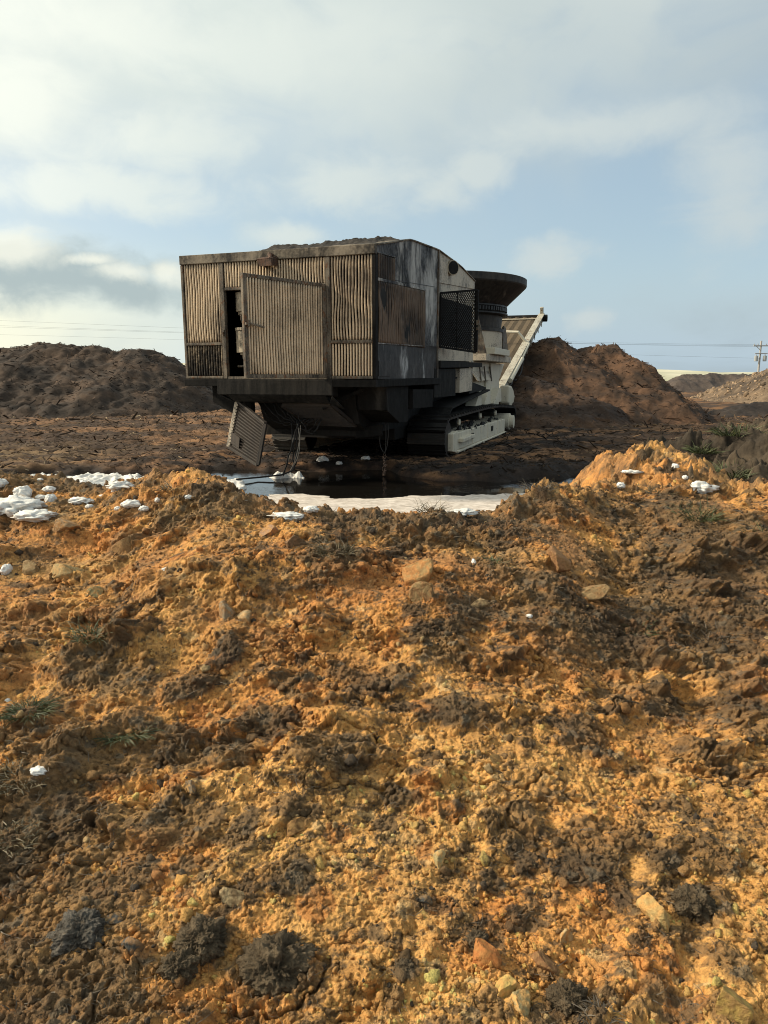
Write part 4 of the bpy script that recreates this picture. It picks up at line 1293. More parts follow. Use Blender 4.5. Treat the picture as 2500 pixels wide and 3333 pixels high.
def make_track(sg):
    """sg = +1 for the near right track, -1 for the far left one"""
    ta, tb = sg * 0.98, sg * 1.66
    root = MB()
    loop = []
    for a in np.linspace(-math.pi / 2, math.pi / 2, 9): loop.append((3.25 - 0.34 * math.cos(a), 0.40 + 0.335 * math.sin(a) - 0.0))
    loop += [(3.9, 0.745), (4.9, 0.755), (6.2, 0.765), (7.4, 0.765), (8.6, 0.73), (9.8, 0.66)]
    for a in np.linspace(math.pi / 2, -math.pi / 2, 9): loop.append((10.45 + 0.31 * math.cos(a), 0.34 + 0.29 * math.sin(a)))
    loop += [(8.6, 0.06), (6.0, 0.06), (4.5, 0.06)]
    L = np.array(loop + loop[:1])
    seg = np.hypot(*np.diff(L, axis=0).T)
    cum = np.concatenate([[0], np.cumsum(seg)])
    n = int(cum[-1] / 0.215)
    for k in range(n):
        def at_(q):
            q = q % cum[-1]
            return np.array([np.interp(q, cum, L[:, 0]), np.interp(q, cum, L[:, 1])])
        p0, p1 = at_(k * cum[-1] / n), at_((k + 0.93) * cum[-1] / n)
        d = (p1 - p0) / np.linalg.norm(p1 - p0)
        nn = np.array([-d[1], d[0]])
        for (q0, q1, h0, h1) in ((0.0, 1.0, -0.018, 0.018), (0.05, 0.20, 0.0185, 0.052), (0.45, 0.55, 0.0185, 0.035)):
            a0, a1 = p0 + (p1 - p0) * q0, p0 + (p1 - p0) * q1
            quad = [a0 + nn * h0, a1 + nn * h0, a1 + nn * h1, a0 + nn * h1]
            root.prism([tuple(q) for q in quad], 'x', ta, tb)
    tr = P(root, 'track', 'track' if sg > 0 else 'track_sunlit', bevel=0)  # left track gets paler steel for the sun on its slats
    fr = MB()
    t0, t1 = sg * 1.10, sg * 1.70
    fr.prism([(3.28, 0.16), (3.62, 0.10), (3.62, 0.50), (3.28, 0.47)], 'x', t0, sg * 1.715)
    fr.prism([(3.62, 0.15), (8.75, 0.11), (8.75, 0.42), (3.62, 0.46)], 'x', t0, t1)
    fr.prism([(3.60, 0.105), (8.78, 0.075), (8.78, 0.11), (3.60, 0.145)], 'x', t0, sg * 1.74)
    for q in (4.95, 5.8, 6.5, 7.7, 8.2):
        fr.prism([(q, 0.15), (q + 0.05, 0.15), (q + 0.05, 0.45), (q, 0.45)], 'x', sg * 1.69, sg * 1.712)
    fr.prism([(3.75, 0.285), (4.75, 0.29), (4.75, 0.36), (3.75, 0.355)], 'x', sg * 1.69, sg * 1.80)
    o = P(fr, 'track_frame', 'cream', tr, 0.012)
    for q in (4.82, 6.92):
        hl = MB().prism([(q, 0.25), (q + 0.20, 0.25), (q + 0.20, 0.36), (q, 0.36)], 'x', sg * 1.697, sg * 1.716)
        P(hl, 'slot_shade_plate', 'dark', o, 0)  # dark plate standing proud, paints the shade of a hole
    for q in np.arange(3.75, 8.7, 0.62):
        P(MB().tube([(sg * 1.12, q, 0.09), (sg * 1.69, q, 0.09)], 0.075, 16), 'track_roller', 'cream', tr, 0.006)
    for q, z in ((4.28, 0.615), (6.27, 0.625), (8.07, 0.60)):
        cr_ = P(MB().tube([(sg * 1.05, q, z), (sg * 1.56, q, z)], [0.095] * 2, 20), 'carrier_roller', 'track', tr, 0.01)
        P(MB().tube([(sg * 1.562, q, z), (sg * 1.60, q, z)], 0.06, 16), 'hub', 'cream', cr_, 0.006)
    dv = MB().tube([(sg * 1.05, 9.55, 0.30), (sg * 1.70, 9.55, 0.30)], 0.215, 28)
    dv.tube([(sg * 1.70, 9.55, 0.30), (sg * 1.80, 9.55, 0.30)], 0.165, 28)
    P(dv, 'final_drive', 'cream', tr, 0.012)
    P(MB().tube([(sg * 1.02, 3.27, 0.40), (sg * 1.62, 3.27, 0.40)], 0.28, 28), 'idler_wheel', 'track', tr, 0.01)
    mud = MB()
    for k in range(60):
        q = 3.7 + 5.0 * random.random()
        z = 0.47 - 0.01 * (q - 3.6)
        r = random.uniform(0.03, 0.09)
        t = sg * random.uniform(1.2, 1.68)
        vs, fs = [], []
        for a in range(8):
            an = a * math.pi / 4
            rr_ = r * random.uniform(0.7, 1.3)
            vs.append((t + rr_ * math.cos(an) * 0.7, q + rr_ * math.sin(an) * 2.2, z - 0.03))
        vs.append((t, q, z + r * 0.9))
        fs = [(a, (a + 1) % 8, 8) for a in range(8)]
        mud.raw(vs, fs)
    P(mud, 'caked_mud', 'dark', tr, 0)['kind'] = 'stuff'
    return tr


make_track(1)['label'] = 'right hand track with cream side frame'
make_track(-1)

# fender and central body ----------------------------------------------
fd = MB()
fd.prism([(3.55, 0.70), (4.0, 0.905), (7.65, 1.16), (7.65, 1.13), (4.02, 0.875), (3.58, 0.69)], 'x', 0.95, 1.52)
P(fd, 'fender', 'beam', bevel=0.004)
P(MB().prism([(5.85, 1.36), (7.65, 1.205), (7.65, 1.165), (5.85, 1.10)], 'x', 0.9, 1.42), 'fender_support', 'dark', bevel=0)
bd = MB()
bd.box((-1.15, 7.3, 0.50), (1.15, 10.3, 1.80))
bd.prism([(9.35, 1.78), (10.5, 1.78), (10.62, 0.62), (8.75, 0.80), (8.75, 1.36), (9.35, 1.52)], 'x', 1.152, 1.21)
bd.prism([(10.5, 1.78), (11.3, 1.78), (10.6, 1.35)], 'x', 1.1, 1.2)
P(bd, 'centre_body', 'cream', bevel=0.012)
fl = MB()
fl.slab([(1.16, 7.20, 1.58), (1.16, 9.32, 1.58), (1.32, 8.80, 1.37), (1.32, 7.22, 1.355)], 0.02)
P(fl, 'hopper_flank', 'cream_burnt', bevel=0.004)
rb = MB()
for q in (7.45, 8.0, 8.75):
    rb.slab([(1.19, q + 0.55, 1.70), (1.19, q + 0.60, 1.70), (1.35, q + 0.05, 1.345), (1.35, q, 1.345)], 0.03)
P(rb, 'hopper_rib', 'frame', bevel=0.003)
gs = MB()
for q, w in ((6.6, 0.7), (7.6, 0.8), (8.9, 1.0)):
    gs.prism([(q, 0.79), (q + w, 0.80), (q + w * 0.9, 1.15), (q + w * 0.65, 1.16)], 'x', 1.16, 1.40)
P(gs, 'gusset', 'cream', bevel=0.006)
P(MB().prism([(9.6, 1.035), (10.2, 1.0), (10.2, 0.78), (9.75, 0.82)], 'x', 1.2105, 1.225), 'body_shade_plate', 'dark', bevel=0)  # dark plate on the surface, painting a shaded slot
# platform and tub -----------------------------------------------------
TC = (0.0, 9.0)
P(MB().box((-1.45, 7.46, 1.81), (1.45, 10.9, 1.965)), 'platform', 'cream_burnt', bevel=0.01)
P(MB().box((-1.0, 7.9, 1.968), (1.56, 10.0, 2.12)), 'pedestal_base', 'cream', bevel=0.01)
P(MB().lathe([(0.0, 2.12), (1.50, 2.12), (1.50, 2.52), (0.0, 2.52)], TC, 72), 'pedestal', 'cream_burnt', bevel=0, smooth=False)
P(MB().lathe([(0.0, 2.522), (1.53, 2.522), (1.53, 2.60), (1.47, 2.62), (1.49, 2.90), (0.0, 2.90)], TC, 72), 'turntable_drum', 'tub', bevel=0, smooth=False)
rg = MB().lathe([(0.0, 2.902), (1.56, 2.902), (1.62, 2.93), (1.62, 2.96), (1.55, 2.99), (1.55, 3.08), (1.60, 3.10), (1.60, 3.135), (0.0, 3.135)], TC, 96)
for k in range(110):
    a = 2 * math.pi * k / 110
    c_, s_ = math.cos(a), math.sin(a)
    r0, r1, w = 1.552, 1.605, 0.028
    vs = [(TC[0] + r * c_ - q * s_, TC[1] + r * s_ + q * c_, z) for z in (3.0, 3.085) for r, q in ((r0, -w), (r1, -w), (r1, w), (r0, w))]
    rg.raw(vs, [(3, 2, 1, 0), (4, 5, 6, 7), (0, 1, 5, 4), (1, 2, 6, 5), (2, 3, 7, 6), (3, 0, 4, 7)])
tubo = MB().lathe([(1.50, 3.14), (1.585, 3.14), (1.72, 3.27), (1.90, 3.44), (2.045, 3.58), (2.06, 3.61), (2.06, 3.755), (2.03, 3.77), (2.0, 3.755), (2.0, 3.61), (1.86, 3.46), (1.5, 3.17)], TC, 96, closed=True)
tu = P(tubo, 'tub', 'tub', bevel=0, smooth=False)
P(rg, 'ring_gear', 'track', tu, 0)
fin = MB()
P(MB().slab([(0.98, 7.52, 1.97), (1.44, 7.52, 1.97), (1.18, 7.62, 2.92), (1.02, 7.62, 2.92)], 0.03), 'pedestal_gusset', 'frame', bevel=0.004)
P(MB().prism([(10.2, 1.97), (11.2, 1.97), (10.35, 2.72), (10.2, 2.72)], 'x', 1.30, 1.34), 'pedestal_gusset', 'frame', bevel=0.004)
P(MB().slab([(1.36, 9.9, 2.121), (1.36, 10.75, 2.121), (1.36, 10.3, 2.70), (1.36, 9.95, 2.74)], 0.03), 'pedestal_gusset', 'frame', bevel=0.004)

P(MB().tube([(1.0, 7.55, 2.62), (1.0, 7.55, 2.80)], 0.06, 12).tube([(0.95, 7.5, 2.35), (0.95, 7.5, 2.5)], 0.07, 12), 'hydraulic_motor', 'black', None, 0.004)
for k in range(2):
    pass
# discharge conveyor ---------------------------------------------------
CA, CB = Vector((1.10, 12.0, 1.22)), Vector((1.235, 19.0, 3.60))          # right rail
LA, LB = Vector((-0.75, 12.0, 1.22)), Vector((-0.55, 19.0, 3.60))
cv = MB()
for a, b in ((CA, CB), (LA, LB)):
    d = (b - a).normalized()
    upn = Vector((0, -d.z, d.y)).normalized()
    w = 0.05
    vs = []
    for q in (a - d * 1.2, b + d * 0.1):
        for h, x_ in ((-0.17, -w), (-0.17, w), (0.10, w), (0.10, -w)):
            vs.append(tuple(q + upn * h + Vector((x_, 0, 0))))
    cv.raw(vs, [(3, 2, 1, 0), (4, 5, 6, 7), (0, 1, 5, 4), (1, 2, 6, 5), (2, 3, 7, 6), (3, 0, 4, 7)])
    vs = []
    for q in (a - d * 1.2, b + d * 0.1):
        for h, x_ in ((0.10, -0.11), (0.10, 0.11), (0.135, 0.11), (0.135, -0.11)):
            vs.append(tuple(q + upn * h + Vector((x_, 0, 0))))
    cv.raw(vs, [(3, 2, 1, 0), (4, 5, 6, 7), (0, 1, 5, 4), (1, 2, 6, 5), (2, 3, 7, 6), (3, 0, 4, 7)])
    for f in np.linspace(0.05, 0.95, 9):
        q = a.lerp(b, f)
        cv.bar(q - upn * 0.24 + Vector((w + 0.01, 0, 0)), q + upn * 0.10 + Vector((w + 0.01, 0, 0)), 0.02, 0.09)
    cv.bar(b + d * 0.1 - upn * 0.1, b + d * 0.1 + upn * 0.36, 0.12, 0.12)
conv = P(cv, 'conveyor', 'rail', bevel=0.006)
bl = MB()
dl = (LB - LA).normalized()
upn = Vector((0, -dl.z, dl.y)).normalized()
lift_ = upn * 0.03
bl.slab([LA - dl * 0.8 + lift_, CA - dl * 0.8 + lift_, CB + lift_, LB + lift_], 0.012)
zig = MB()
for k in range(64):
    f0 = k / 64
    base_l, base_r = LA.lerp(LB, f0) + upn * 0.046, CA.lerp(CB, f0) + upn * 0.046
    nz = 6
    prev = None
    for j in range(nz * 2 + 1):
        q = base_l.lerp(base_r, j / (nz * 2)) + dl * (0.034 if j % 2 else 0.0)
        if prev is not None: zig.bar(prev, q, 0.028, 0.022)
        prev = q
P(bl, 'belt', 'belt', conv, 0.0)
P(zig, 'chevron_ribs', plain_mat('chevron_rubber', (0.20, 0.155, 0.105), 0.8, 0.3, 12), conv, 0)
P(MB().tube([LB + Vector((-0.2, 0, -0.02)), CB + Vector((0.22, 0, -0.02))], 0.13, 18), 'head_pulley', 'black', conv, 0.01)
bwm = MB()
bwm.bar(LB + upn * 0.05 - dl * 0.45 + upn * 0.03, CB - dl * 0.45 + upn * 0.08, 0.10, 0.03)
P(bwm, 'belt_scraper', 'cream', conv, 0.003)
arm = MB()
q0, q1 = CA.lerp(CB, 0.52), LA.lerp(LB, 0.52)
arm.tube([q0 + upn * 0.12, q0 + upn * 0.45 - Vector((0.25, 0, 0)), q1 + upn * 0.50 + Vector((0.6, 0, 0)), q1 + upn * 0.12], 0.05, 8)
P(arm, 'conveyor_hoop', 'cream', conv, 0)
hy_ = MB().tube([CA + Vector((0.14, 0.2, 0.1)), CA.lerp(CB, 0.30) + Vector((0.14, 0, 0.05))], 0.07, 12)
hy_.tube([CA.lerp(CB, 0.30) + Vector((0.14, 0, 0.05)), CA.lerp(CB, 0.50) + Vector((0.12, 0, 0.1))], 0.035, 10)
P(hy_, 'lift_cylinder', 'cream', conv, 0)
hh = MB()
droop(hh, CA.lerp(CB, 0.08) + Vector((0.1, 0, 0.1)), CA.lerp(CB, 0.42) + Vector((0.1, 0, -0.1)), 0.45, 0.018)
droop(hh, CA.lerp(CB, -0.05) + Vector((0.1, 0, 0.1)), CA.lerp(CB, 0.2) + Vector((0.1, 0, 0.1)), 0.3, 0.018)
P(hh, 'conveyor_hose', 'hose', conv, 0, smooth=True)
# curved cover over the conveyor tail
ch = MB()
pr = [(11.0, 1.20), (11.45, 1.18), (11.8, 1.06), (12.05, 0.88), (11.72, 0.50), (11.35, 0.55), (11.0, 0.72)]
ch.prism(pr, 'x', 1.15, 1.42)
P(ch, 'tail_cover', 'cream', bevel=0.05)
P(MB().tube([(1.2, 11.5, 0.45), (1.3, 11.5, 0.30)], 0.14, 16), 'tail_chute', 'cream_burnt', None, 0.004)

# ------------------------------------------------------------------ debris on the roof
gx, gy = np.meshgrid(np.linspace(-0.86, 1.38, 130), np.linspace(0.10, 2.6, 70))
edge_ = np.clip(np.minimum(np.minimum(gx + 0.86, 1.38 - gx) / 0.30, np.minimum(gy - 0.10, 2.6 - gy) / 0.45), 0, 1)
rk = sstep(gx, -1.5, 1.3)
rz = (3.128 + 0.03 * gy) * (1 - rk) + np.interp(gy, [0, 1.5, 3.08, 4.73], [3.124, 3.440, 3.545, 3.508]) * rk
hgt2 = edge_ ** 0.8 * (0.075 - 0.05 * rk + 0.03 * fbm(gx * 3, gy * 2, 4, 811) + 0.03 * ridged(gx * 1.4, gy, 3, 813) + 0.02 * fbm(gx * 14, gy * 14, 3, 815))
ash_c = np.clip(np.array([0.035, 0.030, 0.026]) * (1 + 0.5 * fbm(gx * 8, gy * 8, 3, 817)[..., None]), 0.005, 1)
V_ = np.stack([gx, gy, rz - 0.03 + hgt2 + 0.02 * edge_], -1).reshape(-1, 3)
wxy = np.array([to_world(a, b) for a, b in V_[:, :2]])
ash = mesh_np('ash_debris', np.column_stack([wxy, V_[:, 2]]), grid_faces(*gx.shape), M['heap'], attrs={'soil': ash_c.reshape(-1, 3)})
tag(ash, 'dark heap of ash and charred chips lying along the machine roof', 'ash debris')

# ------------------------------------------------------------------ stones on the bank
M['stone'] = soil_mat('earthy_stone', fine=90.0, var=0.42, bump=0.8, rough=0.85)[0]


def stone_shape(seed, squash=(1, 1, 1), facets=11):
    v, f = ico(4)
    r = np.random.default_rng(seed)
    w = v.copy()
    for k in range(facets):
        a = r.normal(size=3)
        a /= np.linalg.norm(a)
        h = r.uniform(0.38, 0.75)
        d = w @ a
        w = np.where((d > h)[:, None], w - ((d - h) * 0.985)[:, None] * a, w)
    n_ = fbm(v[:, 0] * 2 + seed, v[:, 1] * 2 + v[:, 2] * 1.3, 4, seed)
    n2_ = fbm(v[:, 0] * 7 + v[:, 2] * 3, v[:, 1] * 7 - v[:, 2] * 2, 3, seed + 3)
    w = w * 1.08 * (1 + 0.06 * n_ + 0.045 * n2_)[:, None]
    return w * np.array(squash), f, n_


STONES = [
    # px, py, half width, half height in photo pixels, colour, sink, turn, label
    (218, 1872, 46, 36, (.36, .27, .13), 'pale yellow angular rock high on the left slope, larger than its neighbours'),
    (92, 1852, 36, 24, (.34, .24, .12), 'flat tan rock near the left edge below the foam'),
    (220, 1730, 34, 24, (.37, .25, .14), 'tan wedge rock just below the white foam at the left'),
    (415, 1770, 48, 34, (.38, .23, .10), 'split orange tan rock on the upper left slope'),
    (316, 1938, 24, 18, (.27, .24, .12), 'small olive grey pebble on the left slope'),
    (862, 1728, 34, 26, (.36, .22, .13), 'rounded pinkish rock set in the bank below the puddle'),
    (731, 1985, 34, 40, (.30, .24, .16), 'greyish cracked slab standing on edge in the mid left slope'),
    (787, 1995, 32, 24, (.40, .29, .16), 'cream faced rock beside the greyish cracked slab'),
    (957, 1782, 38, 22, (.25, .14, .07), 'brown rock half buried under a ledge of soil'),
    (1363, 1878, 56, 48, (.40, .26, .11), 'big rounded sandy boulder in the middle of the upper slope'),
    (1372, 1945, 40, 36, (.33, .22, .10), 'tan block right below the big rounded boulder'),
    (1556, 1962, 32, 18, (.47, .33, .17), 'pale chipped stone right of the middle of the slope'),
    (1810, 1842, 32, 42, (.34, .18, .085), 'reddish triangular slab standing upright in the right slope'),
    (1913, 1937, 54, 22, (.31, .21, .10), 'long flat tan slab lying below the triangular slab'),
    (957, 2662, 46, 26, (.20, .105, .04), 'wet brown rock with a dark underside in the middle of the slope'),
    (625, 2548, 22, 20, (.25, .20, .14), 'small grey brown stone on the lower left slope'),
    (1427, 2768, 20, 30, (.42, .34, .17), 'pale upright stone shard in the lower middle'),
    (1574, 2760, 16, 22, (.42, .31, .10), 'small yellow upright shard beside a pale shard'),
    (1574, 3066, 44, 32, (.44, .17, .05), 'bright orange faceted rock near the bottom'),
    (1778, 3096, 36, 26, (.24, .115, .05), 'dark brown faceted rock right of the bright orange rock'),
    (2124, 2934, 26, 66, (.43, .31, .13), 'long straw coloured stone slab lying down the lower right slope'),
    (1845, 3014, 18, 36, (.45, .33, .17), 'slim pale stone splinter on the lower right slope'),
    (1695, 3222, 46, 26, (.38, .30, .15), 'pale rock with a grey top near the bottom edge'),
    (1640, 3182, 32, 36, (.46, .33, .11), 'yellow lump next to the pale grey topped rock'),
    (2365, 3260, 48, 46, (.48, .33, .10), 'yellow sandstone lump in the bottom right corner'),
    (1380, 2932, 42, 20, (.38, .27, .09), 'flat mustard coloured rock low in the middle'),
    (446, 3068, 30, 30, (.085, .085, .078), 'smooth dark grey stone at the lower left'),
    (374, 2968, 22, 16, (.075, .072, .065), 'small dark stone above the smooth dark grey stone'),
    (1378, 2892, 22, 18, (.075, .075, .070), 'small charcoal stone above the mustard coloured rock'),
    (755, 2888, 34, 30, (.44, .33, .18), 'pale curved shell of clay on the lower left slope'),
    (2285, 2895, 26, 20, (.10, .09, .075), 'dark flat stone at the right edge of a black clod'),
    (1600, 2460, 36, 24, (.38, .23, .09), 'orange brown block in the middle right slope'),
]
for i, (px, py, rw, rh, colr, lab) in enumerate(STONES):
    x, y = spot(px, py)
    d = math.hypot(x, y)
    m_px = math.sqrt(d * d + (EYE - berm_z(x, y)) ** 2) / FPX
    tall = rh > rw
    v, f, n_ = stone_shape(900 + i, (rw * m_px * 1.12, max(rw, rh) * m_px * 0.9, rh * m_px * 1.2))
    a = random.uniform(-0.5, 0.5)
    ca, sa = math.cos(a), math.sin(a)
    v = v @ np.array([[ca, sa, 0], [-sa, ca, 0], [0, 0, 1]])
    th_ = random.uniform(-0.25, 0.25)
    ct, st = math.cos(th_), math.sin(th_)
    v = v @ np.array([[ct, 0, st], [0, 1, 0], [-st, 0, ct]])
    dirt = sstep(n_ + 0.8 * fbm(v[:, 0] * 60, v[:, 1] * 60 + v[:, 2] * 40, 3, 5 + i), -0.35, 0.40)[:, None]
    c = 0.80 * np.array(colr)[None] * (1 - 0.75 * dirt) + 0.75 * dirt * (0.8 * look(BC, np.array([x]), np.array([y])))
    o = mesh_np('stone', v, f, M['stone'], smooth=True, attrs={'soil': np.clip(c, 0.01, 0.7)})
    bx_, by_, bz_ = berm_pt(x, y)
    o.location = (bx_, by_, bz_ + rh * m_px * 0.05)
    tag(o, lab, 'stone')

# dark clods: lumps of root-bound topsoil standing proud of the bank
CLODS = [
    (892, 3092, 90, 72, 'big crumbly black clod low in the middle left of the bank'),
    (1853, 3200, 52, 46, 'round black clod near the bottom edge, right of the middle'),
    (2255, 2905, 52, 44, 'dark grey clod at the right above the straw coloured slab'),
    (1551, 3018, 34, 28, 'small black clod touching the bright orange rock'),
    (1318, 3105, 26, 20, 'small black clod alone near the bottom middle'),
    (670, 3020, 62, 48, 'flat grey brown clod left of the big crumbly black clod'),
    (265, 3020, 66, 46, 'slate grey clod with smooth face on the lower left slope'),
    (585, 3112, 46, 42, 'small ragged dark clod below the flat grey brown clod'),
]
for i, (px, py, rw, rh, lab) in enumerate(CLODS):
    x, y = spot(px, py)
    d = math.hypot(x, y)
    m_px = math.sqrt(d * d + (EYE - berm_z(x, y)) ** 2) / FPX
    v, f = ico(6)
    n1 = fbm(v[:, 0] * 1.7 + i, v[:, 1] * 1.7 + v[:, 2] * 1.1, 4, 940 + i)
    b1 = billow(v[:, 0] * 3.1 + v[:, 2] * 1.9, v[:, 1] * 3.1 - v[:, 2] * 1.5, 4, 950 + i, 0.6)
    n2 = fbm(v[:, 0] * 9 + i, v[:, 1] * 9 + v[:, 2] * 7, 4, 960 + i, 0.65)
    n3_ = fbm(v[:, 0] * 3.5 + i * 2, v[:, 1] * 3.5 - v[:, 2] * 2.5, 4, 965 + i, 0.6)
    w = v * (0.95 + 0.20 * n1 + 0.10 * n3_ + 0.075 * n2 + 0.05 * billow(v[:, 0] * 8 + v[:, 2] * 5, v[:, 1] * 8 - v[:, 2] * 4, 3, 980 + i))[:, None] * np.array([rw * m_px * 1.1, rw * m_px * 1.0, rh * m_px * 1.0])
    base_c = np.array((0.105, 0.078, 0.048)) if i != 6 else np.array((0.11, 0.098, 0.082))
    c = base_c[None] * (1 + 0.5 * n1[:, None])
    o = mesh_np('soil_clod', w, f, M['berm'], smooth=True, attrs={'soil': np.clip(c, 0.01, 0.5)})
    bx_, by_, bz_ = berm_pt(x, y)
    o.location = (bx_, by_, bz_ - rh * m_px * 0.10)
    tag(o, lab, 'soil clod')

# ------------------------------------------------------------------ foam
fm, ft, fb = new_mat('white_foam')
fP = ft.node('ShaderNodeTexCoord').outputs['Object']
fn = ft.noise(fP, 60.0, 5, 0.65)
ft.put(fb.inputs['Base Color'], ft.mix(fn, (0.52, 0.51, 0.48), (0.80, 0.79, 0.76)))
fb.inputs['Roughness'].default_value = 0.75
fb.inputs['Subsurface Weight'].default_value = 0.15
fb.inputs['Subsurface Radius'].default_value = (0.02, 0.02, 0.02)
fbp = ft.node('ShaderNodeBump')
fbp.inputs['Strength'].default_value = 0.4
fbp.inputs['Distance'].default_value = 0.01
ft.put(fbp.inputs['Height'], fn)
ft.l.new(fbp.outputs[0], fb.inputs['Normal'])
M['foam'] = fm
SMALL = 'small white flecks of foam scattered over the bank'
FOAM = [
    (49, 1668, 78, 34, 'largest fluffy foam heap at the left edge of the bank', None),
    (79, 1617, 26, 26, 'tall foam lump above the largest foam heap', None),
    (88, 1640, 30, 18, 'foam lump clinging to the tan wedge rock', None),
    (6, 1590, 22, 18, 'foam lump cut off by the left edge of the view', None),
    (158, 1598, 20, 13, 'rounded foam lump on the left crest', None),
    (166, 1637, 14, 22, 'upright oval foam blob on brown soil at the left', None),
    (132, 1622, 18, 9, 'thin foam streak between the tall lump and the oval blob', None),
    (124, 1698, 56, 20, 'long ragged foam strip just below the largest foam heap', None),
    (268, 1642, 38, 12, 'thin flat foam strip on the left slope below the puddle foam', None),
    (396, 1597, 40, 20, 'foam lump with a flat top lying in the dip of the left crest', None),
    (422, 1647, 30, 16, 'foam lump right below the dip of the left crest', None),
    (461, 1652, 16, 12, 'small foam ball right of the foam lump below the dip', None),
    (607, 1620, 15, 11, 'small round foam ball on the dark soil of the crest', None),
    (942, 1657, 56, 16, 'white foam ridge on the crest directly before the puddle', None),
    (1010, 1661, 26, 14, 'foam lump at the right end of the white foam ridge', None),
    (15, 1858, 14, 22, 'lone upright foam fleck at the left edge of the slope', None),
    (1503, 1657, 46, 12, 'foam strip behind the grassy tuft on the crest', None),
    (2288, 1583, 40, 24, 'left half of the white foam wedge behind the right crest', None),
    (2336, 1568, 38, 22, 'right half of the white foam wedge behind the right crest', None),
    (2064, 1512, 34, 7, 'thin foam strip on top of the fresh orange heap', None),
    (2205, 1500, 11, 13, 'foam dot high on the fresh orange heap', None),
    (2021, 1574, 15, 15, 'foam dot at the foot of the fresh orange heap', None),
    (173, 2520, 24, 13, 'white foam fleck on the black soil at the left', None),
    (292, 1656, 12, 9, None, SMALL), (384, 1663, 11, 9, None, SMALL), (506, 1623, 8, 10, None, SMALL), (635, 1578, 9, 9, None, SMALL),
    (550, 1872, 12, 7, None, SMALL), (1540, 1828, 8, 13, None, SMALL), (1725, 2000, 11, 9, None, SMALL), (2230, 1540, 9, 9, None, SMALL), (8, 2263, 9, 9, None, SMALL),
    (130, 1560, 9, 6, None, SMALL), (330, 1622, 9, 6, None, SMALL)]
for i, (px, py, rw, rh, lab, grp) in enumerate(FOAM):
    x, y = spot(px, py)
    z = berm_z(x, y)
    m_px = math.sqrt(x * x + y * y + (EYE - z) ** 2) / FPX
    v, f = ico(4)
    n1 = fbm(v[:, 0] * 1.9 + i * 3, v[:, 1] * 1.9 + v[:, 2] * 1.3, 5, 970 + i, 0.62)
    b1 = -billow(v[:, 0] * 2.2 + v[:, 2], v[:, 1] * 2.2 - v[:, 2] + i, 3, 990 + i, 0.5)
    w = v * (0.95 + (0.38 if rw > 30 else 0.22) * n1 + (0.14 if rw > 30 else 0.07) * b1)[:, None] * np.array([rw * m_px, max(rw * 0.7, rh) * m_px, rh * m_px * 0.80])
    o = mesh_np('foam_lump', w, f, fm, smooth=True)
    bx_, by_, bz_ = berm_pt(x, y)
    o.location = (bx_, by_, bz_ + rh * m_px * 0.25)
    tag(o, lab or 'tiny fleck of white foam stuck to the soil of the bank', 'foam', grp or None)


def foam_sheet(name, label, outline, thick, lumps, seed, colr=None, n=(150, 80), mat=None):
    """a raft of foam floating on the puddle: outline in world x, y"""
    pts = np.array(outline, float)
    gx, gy = np.meshgrid(np.linspace(pts[:, 0].min() - 0.05, pts[:, 0].max() + 0.05, n[0]), np.linspace(pts[:, 1].min() - 0.05, pts[:, 1].max() + 0.05, n[1]))
    inside = np.zeros(gx.shape, bool)
    dist = np.full(gx.shape, 9.0)
    for (ax, ay), (bx, by) in zip(pts, np.roll(pts, -1, 0)):
        cond = ((ay > gy) != (by > gy)) & (gx < (bx - ax) * (gy - ay) / (by - ay + 1e-9) + ax)
        inside ^= cond
        L2 = (bx - ax) ** 2 + (by - ay) ** 2
        t = np.clip(((gx - ax) * (bx - ax) + (gy - ay) * (by - ay)) / L2, 0, 1)
        dist = np.minimum(dist, np.hypot(gx - ax - t * (bx - ax), gy - ay - t * (by - ay)))
    sd_ = np.where(inside, dist, -dist) + 0.06 * fbm(gx * 4, gy * 4, 4, seed)
    up = sstep(sd_, 0.0, 0.12)
    bl_ = 0.5 - billow(gx * 3.2, gy * 3.2, 4, seed + 3, 0.5)
    z = -0.03 + up * (0.03 + thick * (0.55 + 0.45 * fbm(gx * 1.5, gy * 1.5, 3, seed + 5)) + lumps * bl_ * up)
    o = mesh_np(name, np.stack([gx, gy, z], -1).reshape(-1, 3), grid_faces(*gx.shape), mat or fm)
    tag(o, label, 'foam')
    return o


sm_, st_, sb_ = new_mat('pale_scum')
sP = st_.node('ShaderNodeNewGeometry').outputs['Position']
sn = st_.noise(st_.scale(sP, (5.0, 14.0, 5.0)), 1.6, 6, 0.62, 1.2)
st_.put(sb_.inputs['Base Color'], st_.mix(st_.step(sn, 0.36, 0.62), (0.40, 0.345, 0.295), (0.66, 0.60, 0.54)))
sb_.inputs['Roughness'].default_value = 0.7
foam_sheet('foam_raft', 'thick lumpy white foam raft at the left end of the puddle', [(-5.6, 9.2), (-5.1, 10.2), (-4.3, 10.35), (-3.6, 10.25), (-3.2, 9.7), (-3.3, 8.6), (-4.4, 8.2), (-5.6, 8.5)], 0.06, 0.05, 701)
foam_sheet('foam_raft', 'low white foam band between the crest and the dark water, left of the middle', [(-3.2, 9.6), (-2.7, 10.1), (-2.0, 10.0), (-1.75, 9.3), (-2.1, 8.3), (-3.0, 8.3)], 0.03, 0.025, 711)
foam_sheet('foam_raft', 'small rounded foam raft in front of the torn panel', [(-1.85, 10.35), (-1.5, 10.5), (-1.15, 10.42), (-1.15, 10.2), (-1.6, 10.15)], 0.05, 0.05, 715)
